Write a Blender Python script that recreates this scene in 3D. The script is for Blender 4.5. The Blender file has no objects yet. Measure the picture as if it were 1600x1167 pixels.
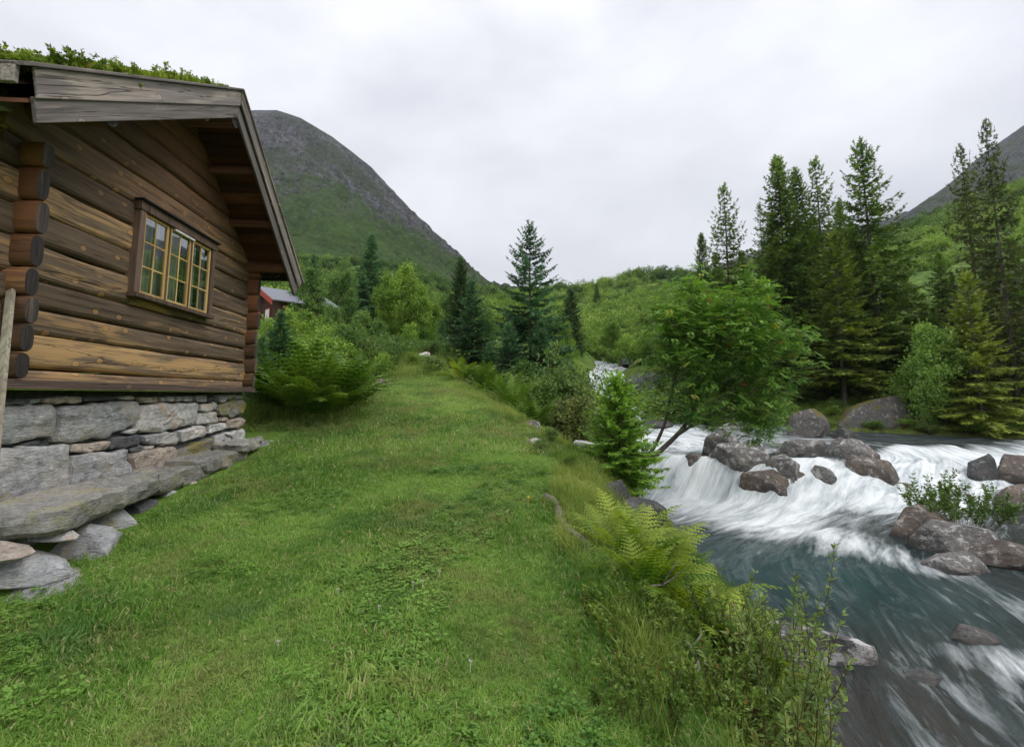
import bpy, math, random
import numpy as np
from mathutils import Vector, Matrix

random.seed(7)
RNG = np.random.default_rng(11)
R = math.radians
PI = math.pi
scene = bpy.context.scene
COL = scene.collection

# ------------------------------------------------------------------ camera
PITCH = R(6.5)
FPX, CXP, CYP = 742.0, 800.0, 533.0        # focal length and optical centre in photo pixels (1600 wide)
cam_data = bpy.data.cameras.new('camera')
cam = bpy.data.objects.new('camera', cam_data)
COL.objects.link(cam)
cam.location = (0, 0, 0)
cam.rotation_euler = (R(90) + PITCH, 0, 0)
cam_data.sensor_width = 36.0
cam_data.lens = FPX / 1600 * 36
cam_data.shift_y = -(583.5 - CYP) / 1600
cam_data.clip_start = 0.05
cam_data.clip_end = 12000
scene.camera = cam

# ------------------------------------------------------------------ world: overcast sky, soft sun
SUN_EL, SUN_AZ = R(50), R(108)
world = bpy.data.worlds.new('World')
scene.world = world
world.use_nodes = True
wt = world.node_tree
wt.nodes.clear()
def wn(t, **k):
    n = wt.nodes.new(t)
    for a, b in k.items():
        setattr(n, a, b)
    return n
w_out = wn('ShaderNodeOutputWorld')
w_bg = wn('ShaderNodeBackground')
w_sky = wn('ShaderNodeTexSky')
w_sky.sky_type = 'NISHITA'
w_sky.sun_disc = False
w_sky.sun_elevation = SUN_EL
w_sky.sun_rotation = SUN_AZ
w_tc = wn('ShaderNodeTexCoord')
w_map = wn('ShaderNodeMapping')
w_map.inputs['Scale'].default_value = (1.0, 1.0, 1.9)
w_n1 = wn('ShaderNodeTexNoise')
w_n1.inputs['Scale'].default_value = 2.0
w_n1.inputs['Detail'].default_value = 6
w_n1.inputs['Roughness'].default_value = 0.52
w_n1.inputs['Distortion'].default_value = 0.15
w_ramp = wn('ShaderNodeValToRGB')
w_ramp.color_ramp.elements[0].position = 0.34
w_ramp.color_ramp.elements[0].color = (5.4, 5.45, 5.85, 1)
w_ramp.color_ramp.elements[1].position = 0.62
w_ramp.color_ramp.elements[1].color = (7.9, 7.9, 8.1, 1)
w_sep = wn('ShaderNodeSeparateXYZ')
w_grad = wn('ShaderNodeMapRange')
w_grad.inputs['From Min'].default_value = 0.0
w_grad.inputs['From Max'].default_value = 1.0
w_grad.inputs['To Min'].default_value = 0.90
w_grad.inputs['To Max'].default_value = 1.42
w_mul = wn('ShaderNodeVectorMath', operation='SCALE')
w_mix = wn('ShaderNodeMix', data_type='RGBA')
w_mix.inputs['Factor'].default_value = 0.93
L = wt.links.new
L(w_tc.outputs['Generated'], w_map.inputs['Vector'])
L(w_map.outputs['Vector'], w_n1.inputs['Vector'])
L(w_n1.outputs['Fac'], w_ramp.inputs['Fac'])
L(w_tc.outputs['Generated'], w_sep.inputs['Vector'])
L(w_sep.outputs['Z'], w_grad.inputs['Value'])
L(w_ramp.outputs['Color'], w_mul.inputs[0])
L(w_grad.outputs['Result'], w_mul.inputs['Scale'])
L(w_sky.outputs['Color'], w_mix.inputs['A'])
L(w_mul.outputs['Vector'], w_mix.inputs['B'])
L(w_mix.outputs['Result'], w_bg.inputs['Color'])
w_bg.inputs['Strength'].default_value = 0.1
L(w_bg.outputs['Background'], w_out.inputs['Surface'])

sun_d = bpy.data.lights.new('sun', 'SUN')
sun_d.energy = 1.5
sun_d.angle = R(35)
sun_d.color = (1.0, 0.97, 0.92)
sun = bpy.data.objects.new('sun', sun_d)
COL.objects.link(sun)
_sd = Vector((math.sin(SUN_AZ) * math.cos(SUN_EL), math.cos(SUN_AZ) * math.cos(SUN_EL), math.sin(SUN_EL)))
sun.rotation_euler = _sd.to_track_quat('Z', 'Y').to_euler()

scene.view_settings.view_transform = 'Standard'
scene.view_settings.look = 'None'
scene.view_settings.exposure = 0.52
scene.view_settings.gamma = 1.0
scene.view_settings.use_curve_mapping = False
scene.cycles.max_bounces = 6
scene.cycles.diffuse_bounces = 3
scene.cycles.glossy_bounces = 3
scene.cycles.transmission_bounces = 4
scene.cycles.transparent_max_bounces = 6
scene.cycles.caustics_reflective = False
scene.cycles.caustics_refractive = False
scene.cycles.use_denoising = True

# ------------------------------------------------------------------ numeric helpers
_c, _s = math.cos(PITCH), math.sin(PITCH)
def ray(px, py):
    a = (px - CXP) / FPX
    b = -(py - CYP) / FPX
    return np.array([a, _c - b * _s, _s + b * _c])
def on_z(px, py, z):
    r = ray(px, py)
    return r * (z / r[2])
def on_y(px, py, Y):
    r = ray(px, py)
    return r * (Y / r[1])

def _hash(ix, iy, seed):
    h = (ix.astype(np.int64) * 374761393 + iy.astype(np.int64) * 668265263 + seed * 974711) & 0x7fffffff
    h = (h ^ (h >> 13)) * 1274126177 & 0x7fffffff
    h = h ^ (h >> 16)
    return (h & 0xffff) / 65535.0
def vnoise(x, y, seed=0):
    x = np.asarray(x, float); y = np.asarray(y, float)
    ix = np.floor(x); iy = np.floor(y)
    fx = x - ix; fy = y - iy
    fx = fx * fx * (3 - 2 * fx); fy = fy * fy * (3 - 2 * fy)
    a = _hash(ix, iy, seed); b = _hash(ix + 1, iy, seed)
    c = _hash(ix, iy + 1, seed); d = _hash(ix + 1, iy + 1, seed)
    return (a * (1 - fx) + b * fx) * (1 - fy) + (c * (1 - fx) + d * fx) * fy - 0.5
def fbm(x, y, seed=0, octv=4, gain=0.5):
    s = 0; a = 1.0
    for o in range(octv):
        s = s + a * vnoise(x * 2 ** o + 17.3 * o, y * 2 ** o - 9.1 * o, seed + o)
        a *= gain
    return s
def vnoise3(p, seed=0):
    # cheap 3-D noise from three 2-D slices
    return (vnoise(p[:, 0] + 0.7 * p[:, 2], p[:, 1] - 0.4 * p[:, 2], seed) + vnoise(p[:, 1] + 0.6 * p[:, 0], p[:, 2], seed + 5)
            + vnoise(p[:, 2] - 0.5 * p[:, 1], p[:, 0], seed + 9)) / 1.7
def sstep(a, b, x):
    t = np.clip((x - a) / (b - a), 0, 1)
    return t * t * (3 - 2 * t)

class MB:
    """collects verts with tris and quads, then makes one mesh"""
    def __init__(self):
        self.v = []; self.f3 = []; self.f4 = []; self.n = 0; self.sh3 = []; self.sh4 = []
    def add(self, v, tris=None, quads=None, shade=None):
        v = np.asarray(v, float).reshape(-1, 3)
        if tris is not None and len(tris):
            t = np.asarray(tris, int).reshape(-1, 3)
            self.f3.append(t + self.n)
            self.sh3.append(np.broadcast_to(np.asarray(0.5 if shade is None else shade, float), (len(t),)) if np.ndim(shade) == 0 or shade is None else np.asarray(shade))
        if quads is not None and len(quads):
            q = np.asarray(quads, int).reshape(-1, 4)
            self.f4.append(q + self.n)
            self.sh4.append(np.broadcast_to(np.asarray(0.5 if shade is None else shade, float), (len(q),)) if np.ndim(shade) == 0 or shade is None else np.asarray(shade))
        self.v.append(v); self.n += len(v)
    def mesh(self, name, mat=None, smooth=False, attrs=None, shade=False):
        V = np.concatenate(self.v) if self.v else np.zeros((0, 3))
        F3 = np.concatenate(self.f3) if self.f3 else np.zeros((0, 3), int)
        F4 = np.concatenate(self.f4) if self.f4 else np.zeros((0, 4), int)
        me = bpy.data.meshes.new(name)
        me.vertices.add(len(V)); me.vertices.foreach_set('co', V.astype(np.float32).ravel())
        nl = len(F3) * 3 + len(F4) * 4
        me.loops.add(nl)
        me.loops.foreach_set('vertex_index', np.concatenate([F3.ravel(), F4.ravel()]).astype(np.int32))
        npoly = len(F3) + len(F4)
        me.polygons.add(npoly)
        st = np.concatenate([np.arange(len(F3)) * 3, len(F3) * 3 + np.arange(len(F4)) * 4]).astype(np.int32)
        me.polygons.foreach_set('loop_start', st)
        me.polygons.foreach_set('use_smooth', np.full(npoly, bool(smooth)))
        me.update(calc_edges=True)
        if shade:
            sh = np.concatenate(([np.concatenate(self.sh3)] if self.sh3 else []) + ([np.concatenate(self.sh4)] if self.sh4 else []))
            a = me.attributes.new('shade', 'FLOAT', 'FACE'); a.data.foreach_set('value', sh.astype(np.float32))
        for k, val in (attrs or {}).items():
            a = me.attributes.new(k, 'FLOAT', 'POINT'); a.data.foreach_set('value', np.asarray(val, np.float32).ravel())
        if mat is not None:
            me.materials.append(mat)
        return me
    def obj(self, name, mat=None, parent=None, smooth=False, attrs=None, shade=False):
        return link(name, self.mesh(name, mat, smooth, attrs, shade), parent)

def link(name, me, parent=None):
    o = bpy.data.objects.new(name, me)
    COL.objects.link(o)
    if parent is not None:
        o.parent = parent
    return o
def tag(o, label=None, cat=None, group=None, kind=None):
    if label: o['label'] = label
    if cat: o['category'] = cat
    if group: o['group'] = group
    if kind: o['kind'] = kind
    return o
def empty(name, loc=(0, 0, 0), rotz=0.0, label=None, cat=None, group=None):
    o = bpy.data.objects.new(name, None)
    o.empty_display_size = 0.2
    COL.objects.link(o)
    o.location = loc
    o.rotation_euler = (0, 0, rotz)
    return tag(o, label, cat, group)
def copy_thing(src, loc, rotz=0, scale=1.0, label=None):
    r = src.copy(); COL.objects.link(r)
    r.location = loc; r.rotation_euler = (0, 0, rotz)
    r.scale = scale if hasattr(scale, '__len__') else (scale,) * 3
    if label: r['label'] = label
    for ch in src.children:
        c = ch.copy(); COL.objects.link(c); c.parent = r
    return r

def box(mb, lo, hi, M=None):
    x0, y0, z0 = lo; x1, y1, z1 = hi
    v = np.array([(x0, y0, z0), (x1, y0, z0), (x1, y1, z0), (x0, y1, z0), (x0, y0, z1), (x1, y0, z1), (x1, y1, z1), (x0, y1, z1)], float)
    if M is not None: v = M(v)
    mb.add(v, quads=[(0, 3, 2, 1), (4, 5, 6, 7), (0, 1, 5, 4), (1, 2, 6, 5), (2, 3, 7, 6), (3, 0, 4, 7)])
def tube(mb, pts, rad, sides=6, cap=True, shade=None):
    pts = np.asarray(pts, float); n = len(pts)
    rad = np.broadcast_to(np.asarray(rad, float), (n,))
    t = np.gradient(pts, axis=0); t /= np.linalg.norm(t, axis=1)[:, None] + 1e-9
    ref = np.array([0, 0, 1.0]) if abs(t[0, 2]) < 0.9 else np.array([1.0, 0, 0])
    a = np.cross(t, ref); a /= np.linalg.norm(a, axis=1)[:, None] + 1e-9
    b = np.cross(t, a)
    ang = np.arange(sides) / sides * 2 * PI
    v = pts[:, None, :] + rad[:, None, None] * (np.cos(ang)[None, :, None] * a[:, None, :] + np.sin(ang)[None, :, None] * b[:, None, :])
    q = []
    for i in range(n - 1):
        for k in range(sides):
            k2 = (k + 1) % sides
            q.append((i * sides + k, i * sides + k2, (i + 1) * sides + k2, (i + 1) * sides + k))
    v = v.reshape(-1, 3); tr = []
    if cap:
        v = np.vstack([v, pts[0], pts[-1]])
        for k in range(sides):
            k2 = (k + 1) % sides
            tr.append((n * sides, k2, k)); tr.append((n * sides + 1, (n - 1) * sides + k, (n - 1) * sides + k2))
    mb.add(v, tris=tr, quads=q, shade=shade)

# ------------------------------------------------------------------ materials
class NT:
    def __init__(self, name):
        self.m = bpy.data.materials.new(name)
        self.m.use_nodes = True
        self.t = self.m.node_tree
        self.t.nodes.clear()
        self.out = self.n('ShaderNodeOutputMaterial')
    def n(self, typ, ins=None, **props):
        nd = self.t.nodes.new(typ)
        for k, v in props.items(): setattr(nd, k, v)
        for k, v in (ins or {}).items():
            self.set(nd, k, v)
        return nd
    def set(self, nd, k, v):
        sock = nd.inputs[k]
        if isinstance(v, bpy.types.NodeSocket): self.t.links.new(v, sock)
        elif isinstance(v, bpy.types.Node): self.t.links.new(v.outputs[0], sock)
        else:
            if hasattr(v, '__len__') and len(v) == 3 and sock.type == 'RGBA': v = (*v, 1)
            sock.default_value = v
    def noise(self, vec, scale, detail=4, rough=0.55, dist=0.0):
        return self.n('ShaderNodeTexNoise', {'Vector': vec, 'Scale': scale, 'Detail': detail, 'Roughness': rough, 'Distortion': dist}).outputs['Fac']
    def ramp(self, fac, stops):
        r = self.n('ShaderNodeValToRGB', {'Fac': fac})
        e = r.color_ramp.elements
        while len(e) < len(stops): e.new(0.5)
        for el, (p, c) in zip(e, stops):
            el.position = p
            el.color = (c, c, c, 1) if not hasattr(c, '__len__') else (*c, 1)
        return r.outputs['Color']
    def mix(self, f, a, b, mode='MIX'):
        m = self.n('ShaderNodeMix', data_type='RGBA', blend_type=mode)
        self.set(m, 'Factor', f)
        for k, v in ((6, a), (7, b)):
            if isinstance(v, bpy.types.NodeSocket): self.t.links.new(v, m.inputs[k])
            else: m.inputs[k].default_value = (*v, 1) if len(v) == 3 else v
        return m.outputs[2]
    def math(self, op, a, b=0.0, c=None):
        m = self.n('ShaderNodeMath', operation=op)
        self.set(m, 0, a); self.set(m, 1, b)
        if c is not None: self.set(m, 2, c)
        return m.outputs[0]
    def mapping(self, vec, scale=(1, 1, 1), loc=(0, 0, 0), rot=(0, 0, 0)):
        return self.n('ShaderNodeMapping', {'Vector': vec, 'Scale': scale, 'Location': loc, 'Rotation': rot}).outputs[0]
    def obj_co(self): return self.n('ShaderNodeTexCoord').outputs['Object']
    def pos(self): return self.n('ShaderNodeNewGeometry').outputs['Position']
    def attr(self, name, typ='GEOMETRY'):
        return self.n('ShaderNodeAttribute', attribute_name=name, attribute_type=typ).outputs['Fac']
    def rand(self): return self.n('ShaderNodeObjectInfo').outputs['Random']
    def shifted(self, vec, amount=37.0):
        r = self.math('MULTIPLY', self.rand(), amount)
        v = self.n('ShaderNodeVectorMath', operation='ADD')
        self.t.links.new(vec, v.inputs[0]); self.t.links.new(r, v.inputs[1])
        return v.outputs[0]
    def bump(self, h, strength=0.4, dist=0.02):
        return self.n('ShaderNodeBump', {'Height': h, 'Strength': strength, 'Distance': dist}).outputs[0]
    def principled(self, color, rough=0.8, normal=None, spec=0.3, **kw):
        p = self.n('ShaderNodeBsdfPrincipled', {'Base Color': color, 'Roughness': rough, 'Specular IOR Level': spec})
        if normal is not None: self.set(p, 'Normal', normal)
        for k, v in kw.items(): self.set(p, k, v)
        return p.outputs[0]
    def done(self, sh):
        self.t.links.new(sh, self.out.inputs['Surface'])
        return self.m

def wood_mat(name, dark, mid, tan, tan_amt=0.5, axis=0, crack=1.0, top_red=None, var=0.35):
    """weathered timber: grain along the object's own x (axis 0), y or z"""
    k = NT(name)
    co = k.shifted(k.obj_co(), 41.0)
    st = [22.0, 22.0, 22.0]; st[axis] = 0.9
    st2 = [60.0, 60.0, 60.0]; st2[axis] = 1.6
    st3 = [6.0, 6.0, 6.0]; st3[axis] = 0.8
    grain = k.noise(k.mapping(co, st), 1.0, 6, 0.65, 0.4)
    fine = k.noise(k.mapping(co, st2), 1.0, 4, 0.6, 0.2)
    worn = k.noise(k.mapping(co, st3), 1.0, 5, 0.6, 0.6)
    c = k.mix(k.ramp(grain, [(0.3, 0.0), (0.7, 1.0)]), dark, mid)
    th = 0.62 - 0.25 * tan_amt
    off = k.math('MULTIPLY_ADD', k.rand(), 0.22, -0.11)
    w = k.ramp(k.math('ADD', k.math('ADD', worn, off), k.math('MULTIPLY', k.math('SUBTRACT', fine, 0.5), 0.45)), [(th, 0.0), (th + 0.13, 1.0)])
    c = k.mix(k.math('MULTIPLY', w, 0.75), c, tan)
    # knots
    stk = [5.5, 5.5, 5.5]; stk[axis] = 2.1
    if axis == 0: stk = [2.6, 0.25, 6.5]
    if axis == 0:
        sx = k.n('ShaderNodeSeparateXYZ', {'Vector': co})
        v2 = k.n('ShaderNodeCombineXYZ', {'X': k.math('MULTIPLY', sx.outputs['X'], 3.2), 'Y': k.math('MULTIPLY', sx.outputs['Z'], 5.0)}).outputs[0]
        vor = k.n('ShaderNodeTexVoronoi', {'Vector': v2, 'Scale': 1.0, 'Randomness': 1.0}, voronoi_dimensions='2D')
    else:
        vor = k.n('ShaderNodeTexVoronoi', {'Vector': k.mapping(co, stk), 'Scale': 1.0, 'Randomness': 1.0})
    gate = k.ramp(vor.outputs['Color'], [(0.50, 0.0), (0.54, 1.0)])
    kn = k.ramp(vor.outputs['Distance'], [(0.05, 1.0), (0.09, 0.8), (0.14, 0.0)])
    kring = k.ramp(vor.outputs['Distance'], [(0.02, 0.9), (0.04, 0.0), (0.10, 0.0), (0.14, 0.8), (0.19, 0.0)])
    c = k.mix(k.math('MULTIPLY', k.math('MULTIPLY', kn, gate), 0.75), c, [tan[0] * 1.1, tan[1], tan[2] * 0.9])
    c = k.mix(k.math('MULTIPLY', k.math('MULTIPLY', kring, gate), 0.4), c, [x * 0.5 for x in dark])
    # cracks
    stc = [9.0, 9.0, 9.0]; stc[axis] = 0.32
    cr = k.ramp(k.noise(k.mapping(co, stc), 1.0, 4, 0.5, 0.5), [(0.488, 0.0), (0.5, 1.0), (0.512, 0.0)])
    c = k.mix(k.math('MULTIPLY', cr, 0.75 * crack), c, [x * 0.25 for x in dark])
    if top_red is not None:
        z0, z1, red = top_red
        sep = k.n('ShaderNodeSeparateXYZ', {'Vector': k.obj_co()})
        f = k.n('ShaderNodeMapRange', {'Value': k.math('ADD', sep.outputs['Z'], k.math('MULTIPLY', k.math('SUBTRACT', worn, 0.5), 0.9)), 'From Min': z0, 'From Max': z1, 'To Min': 0.0, 'To Max': 0.9}).outputs[0]
        c = k.mix(f, c, k.mix(grain, [x * 0.55 for x in red], red))
    v = k.n('ShaderNodeHueSaturation', {'Color': c, 'Value': k.math('MULTIPLY_ADD', k.rand(), var * 2, 1 - var)})
    h = k.math('ADD', k.math('MULTIPLY', grain, 0.6), k.math('ADD', k.math('MULTIPLY', fine, 0.4), k.math('MULTIPLY', cr, -0.9)))
    return k.done(k.principled(v.outputs[0], 0.72, k.bump(h, 0.55, 0.012), 0.25))

def stone_mat(name, c0, c1, c2, band=(1.0, 1.0, 5.0), lichen=None, lich_amt=0.35, rough=0.85, scale=1.0, world=False, wet=None, top_moss=None):
    k = NT(name)
    base = k.pos() if world else k.obj_co()
    co = base if world else k.shifted(base, 23.0)
    n1 = k.noise(k.mapping(co, [b * 3.0 * scale for b in band]), 1.0, 8, 0.68, 0.7)
    n2 = k.noise(co, 14.0 * scale, 6, 0.7)
    n3 = k.noise(co, 2.2 * scale, 4, 0.6)
    n4 = k.noise(k.mapping(co, [b * 17.0 * scale for b in band]), 1.0, 5, 0.7, 0.9)
    c = k.ramp(k.math('ADD', k.math('MULTIPLY', n1, 0.6), k.math('MULTIPLY', n4, 0.4)), [(0.34, c0), (0.46, c1), (0.54, c1), (0.66, c2)])
    c = k.mix(k.ramp(n4, [(0.34, 0.75), (0.44, 0.0)]), c, [x * 0.4 for x in c0])
    c = k.mix(k.ramp(n2, [(0.38, 0.5), (0.62, 0.0)]), c, [x * 0.45 for x in c0])
    c = k.mix(k.math('MULTIPLY', k.ramp(n3, [(0.5, 0.0), (0.7, 1.0)]), 0.35), c, [c2[0] * 1.02, c2[1] * 0.9, c2[2] * 0.75])
    if lichen is not None:
        l = k.ramp(k.math('ADD', k.noise(co, 4.5 * scale, 6, 0.7), k.math('MULTIPLY', k.noise(co, 40.0 * scale, 3), 0.25)), [(0.78 - 0.3 * lich_amt, 0.0), (0.86 - 0.3 * lich_amt, 1.0)])
        c = k.mix(k.math('MULTIPLY', l, 0.85), c, lichen)
    rg = rough
    if wet is not None:
        # rock that the stream keeps wet near its surface
        pz = k.n('ShaderNodeSeparateXYZ', {'Vector': k.n('ShaderNodeTexCoord').outputs['Generated']}).outputs['Z']
        f = k.n('ShaderNodeMapRange', {'Value': k.math('ADD', pz, k.math('MULTIPLY', k.math('SUBTRACT', n3, 0.5), 0.4)), 'From Min': wet[0], 'From Max': wet[1], 'To Min': 1.0, 'To Max': 0.0}).outputs[0]
        c = k.mix(k.math('MULTIPLY', f, 0.62), c, (0.022, 0.02, 0.02))
        rg = k.math('MULTIPLY_ADD', f, -0.45, rough)
    if top_moss is not None:
        nz = k.n('ShaderNodeSeparateXYZ', {'Vector': k.n('ShaderNodeNewGeometry').outputs['Normal']}).outputs['Z']
        f = k.ramp(k.math('ADD', nz, k.math('MULTIPLY', k.math('SUBTRACT', n3, 0.5), 1.6)), [(0.55, 0.0), (0.75, 1.0)])
        mc = k.mix(k.noise(co, 9.0, 4), [x * 0.5 for x in top_moss], [x * 1.4 for x in top_moss])
        c = k.mix(f, c, mc)
    v = k.n('ShaderNodeHueSaturation', {'Color': c, 'Value': k.math('MULTIPLY_ADD', k.rand(), 0.35, 0.82)}).outputs[0]
    h = k.math('ADD', k.math('MULTIPLY', n1, 0.6), k.math('ADD', k.math('MULTIPLY', n2, 0.35), k.math('MULTIPLY', n4, 0.5)))
    return k.done(k.principled(v, rg, k.bump(h, 0.9, 0.055), 0.35))

def leaf_mat(name, c0, c1, c2=None, trans=0.35, rough=0.55, tint=False, pscale=0.35, spec=0.25, dry=None):
    """foliage: c0..c1 by the leaf's own shade and patches, c2 an occasional odd leaf"""
    k = NT(name)
    sh = k.attr('shade')
    pn = k.noise(k.pos(), pscale, 3)
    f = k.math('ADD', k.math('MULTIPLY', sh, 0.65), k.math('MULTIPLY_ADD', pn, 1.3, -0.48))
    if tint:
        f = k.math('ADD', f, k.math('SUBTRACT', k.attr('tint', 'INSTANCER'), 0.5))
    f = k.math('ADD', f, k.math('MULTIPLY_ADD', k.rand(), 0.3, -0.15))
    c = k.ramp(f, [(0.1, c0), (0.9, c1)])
    if c2 is not None:
        c = k.mix(k.ramp(sh, [(0.93, 0.0), (0.96, 1.0)]), c, c2)
    if dry is not None:
        dn = k.math('ADD', k.noise(k.pos(), 0.8, 6, 0.65, 0.6), k.math('MULTIPLY', k.noise(k.pos(), 5.0, 4, 0.6), 0.35))
        c = k.mix(k.ramp(dn, [(0.66, 0.0), (0.82, 0.7)]), c, dry)
        gn = k.noise(k.pos(), 1.7, 5, 0.6, 0.4)
        c = k.mix(k.ramp(gn, [(0.50, 0.0), (0.66, 0.55)]), c, (0.085, 0.20, 0.055))
    d = k.n('ShaderNodeBsdfPrincipled', {'Base Color': c, 'Roughness': rough, 'Specular IOR Level': spec}).outputs[0]
    hs = k.n('ShaderNodeHueSaturation', {'Color': c, 'Saturation': 1.1, 'Value': 1.25}).outputs[0]
    t = k.n('ShaderNodeBsdfTranslucent', {'Color': hs}).outputs[0]
    m = k.n('ShaderNodeMixShader', {0: trans, 1: d, 2: t}).outputs[0]
    return k.done(m)

def bark_mat(name, c0, c1, scale=8.0, vert=0.25):
    k = NT(name)
    co = k.obj_co()
    n = k.noise(k.mapping(co, (1, 1, vert)), scale, 6, 0.7)
    c = k.ramp(n, [(0.3, c0), (0.7, c1)])
    return k.done(k.principled(c, 0.9, k.bump(n, 0.6, 0.02), 0.15))

def plain_mat(name, c, rough=0.6, spec=0.3, noise_amt=0.25, scale=12.0):
    k = NT(name)
    n = k.noise(k.obj_co(), scale, 5, 0.6)
    col = k.mix(k.ramp(n, [(0.3, 1.0), (0.7, 0.0)]), c, [x * (1 - noise_amt) for x in c])
    return k.done(k.principled(col, rough, k.bump(n, 0.15, 0.01), spec))

M = {}
M['log'] = wood_mat('weathered log timber', (0.080, 0.056, 0.038), (0.225, 0.162, 0.108), (0.46, 0.285, 0.125), 0.45, 0, 1.0, (1.7, 3.0, (0.20, 0.095, 0.05)))
M['log_end'] = wood_mat('side log timber', (0.045, 0.026, 0.016), (0.14, 0.075, 0.036), (0.34, 0.18, 0.07), 0.2, 1, 0.7, (0.6, 1.7, (0.22, 0.085, 0.034)))
M['cut'] = wood_mat('grey cut log end', (0.028, 0.024, 0.024), (0.07, 0.058, 0.054), (0.16, 0.11, 0.07), 0.1, 2, 0.6)
M['barge'] = wood_mat('silver grey board timber', (0.085, 0.073, 0.068), (0.285, 0.25, 0.235), (0.40, 0.335, 0.285), 0.35, 0, 1.0)
M['soffit'] = wood_mat('red brown roof board', (0.045, 0.018, 0.010), (0.13, 0.05, 0.024), (0.16, 0.065, 0.03), 0.15, 1, 0.5)
M['purlin'] = wood_mat('brown purlin timber', (0.055, 0.022, 0.012), (0.15, 0.062, 0.028), (0.19, 0.085, 0.04), 0.2, 1, 0.5)
M['casing'] = wood_mat('grey brown casing board', (0.075, 0.05, 0.038), (0.215, 0.145, 0.11), (0.30, 0.19, 0.12), 0.2, 2, 0.8)
M['sash'] = wood_mat('ochre window wood', (0.34, 0.21, 0.07), (0.62, 0.43, 0.17), (0.68, 0.49, 0.22), 0.3, 2, 0.2, None, 0.1)
M['sill'] = wood_mat('brown sill board timber', (0.06, 0.042, 0.035), (0.13, 0.092, 0.076), (0.18, 0.12, 0.09), 0.1, 0, 0.6)
M['plank'] = wood_mat('pale grey plank timber', (0.12, 0.10, 0.075), (0.28, 0.25, 0.19), (0.3, 0.28, 0.2), 0.3, 2, 0.8)
M['stone'] = stone_mat('grey banded gneiss', (0.22, 0.225, 0.24), (0.52, 0.525, 0.54), (0.76, 0.755, 0.75), (1, 1, 4.5), (0.42, 0.36, 0.26), 0.28)
M['stone_dark'] = stone_mat('dark slate stone', (0.05, 0.052, 0.06), (0.125, 0.13, 0.145), (0.26, 0.26, 0.27), (1, 1, 6))
M['stone_pale'] = stone_mat('pale grey stone', (0.33, 0.33, 0.34), (0.62, 0.61, 0.61), (0.78, 0.76, 0.74), (1, 1, 2), (0.50, 0.37, 0.26), 0.4)
M['stone_pink'] = stone_mat('pinkish stone', (0.30, 0.23, 0.18), (0.52, 0.44, 0.38), (0.64, 0.58, 0.52), (1, 1, 2.5))
M['stone_lichen'] = stone_mat('stone with yellow lichen', (0.13, 0.13, 0.13), (0.30, 0.295, 0.29), (0.46, 0.45, 0.43), (1, 1, 3), (0.22, 0.19, 0.055), 0.75)
M['slab'] = stone_mat('lichened grey slab', (0.14, 0.14, 0.13), (0.34, 0.33, 0.305), (0.54, 0.52, 0.48), (1, 1, 5), (0.32, 0.30, 0.15), 0.35)
M['river_rock'] = stone_mat('wet river rock', (0.065, 0.06, 0.058), (0.18, 0.168, 0.16), (0.42, 0.41, 0.40), (1, 1.2, 3.0), (0.52, 0.51, 0.50), 0.42, 0.75, 1.2, False, (0.32, 0.62))
M['river_rock_brown'] = stone_mat('brown river rock', (0.05, 0.037, 0.032), (0.15, 0.12, 0.10), (0.32, 0.285, 0.26), (1, 1.2, 3.5), (0.45, 0.42, 0.39), 0.32, 0.7, 1.2, False, (0.32, 0.65))
M['rock_moss'] = stone_mat('mossy rock', (0.05, 0.045, 0.042), (0.16, 0.15, 0.14), (0.34, 0.33, 0.32), (1, 1, 3), (0.42, 0.41, 0.40), 0.3, 0.85, 1.0, False, None, (0.15, 0.13, 0.03))
M['rock_quartz'] = stone_mat('rock with white quartz', (0.055, 0.05, 0.055), (0.17, 0.16, 0.165), (0.72, 0.71, 0.72), (1.2, 1, 2.2), (0.68, 0.67, 0.68), 0.55, 0.75, 1.0, False, (0.2, 0.45))
M['rock_dark'] = stone_mat('dark bank rock', (0.03, 0.03, 0.03), (0.085, 0.085, 0.085), (0.21, 0.215, 0.22), (1, 1, 4), (0.28, 0.28, 0.28), 0.25, 0.7, 1.0, False, (0.2, 0.5))

M['grass'] = leaf_mat('lawn grass blade', (0.105, 0.225, 0.034), (0.30, 0.455, 0.105), (0.52, 0.46, 0.25), 0.42, 0.6, True, 0.5, 0.25, (0.30, 0.30, 0.115))
M['tall_grass'] = leaf_mat('long bank grass blade', (0.10, 0.19, 0.028), (0.34, 0.40, 0.10), (0.48, 0.38, 0.20), 0.42, 0.6, True, 0.4)
M['spruce'] = leaf_mat('spruce needles', (0.034, 0.075, 0.016), (0.20, 0.31, 0.055), None, 0.15, 0.6, False, 0.45)
M['spruce_yellow'] = leaf_mat('yellow green spruce needles', (0.05, 0.095, 0.014), (0.28, 0.35, 0.05), None, 0.2, 0.6, False, 0.45)
M['spruce_thin'] = leaf_mat('brownish thin spruce needles', (0.04, 0.06, 0.018), (0.14, 0.18, 0.045), (0.13, 0.10, 0.05), 0.15, 0.6, False, 0.5)
M['sitka'] = leaf_mat('blue green spruce needles', (0.034, 0.092, 0.040), (0.15, 0.29, 0.125), None, 0.2, 0.6, False, 0.5)
M['sapling'] = leaf_mat('bright young spruce needles', (0.07, 0.19, 0.025), (0.32, 0.52, 0.08), None, 0.25, 0.6, False, 1.2)
M['pine'] = leaf_mat('dark pine needles', (0.018, 0.048, 0.017), (0.08, 0.14, 0.045), None, 0.12, 0.6, False, 0.6)
M['birch'] = leaf_mat('birch leaves', (0.06, 0.15, 0.022), (0.34, 0.48, 0.085), None, 0.38, 0.55, False, 0.5)
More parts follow.
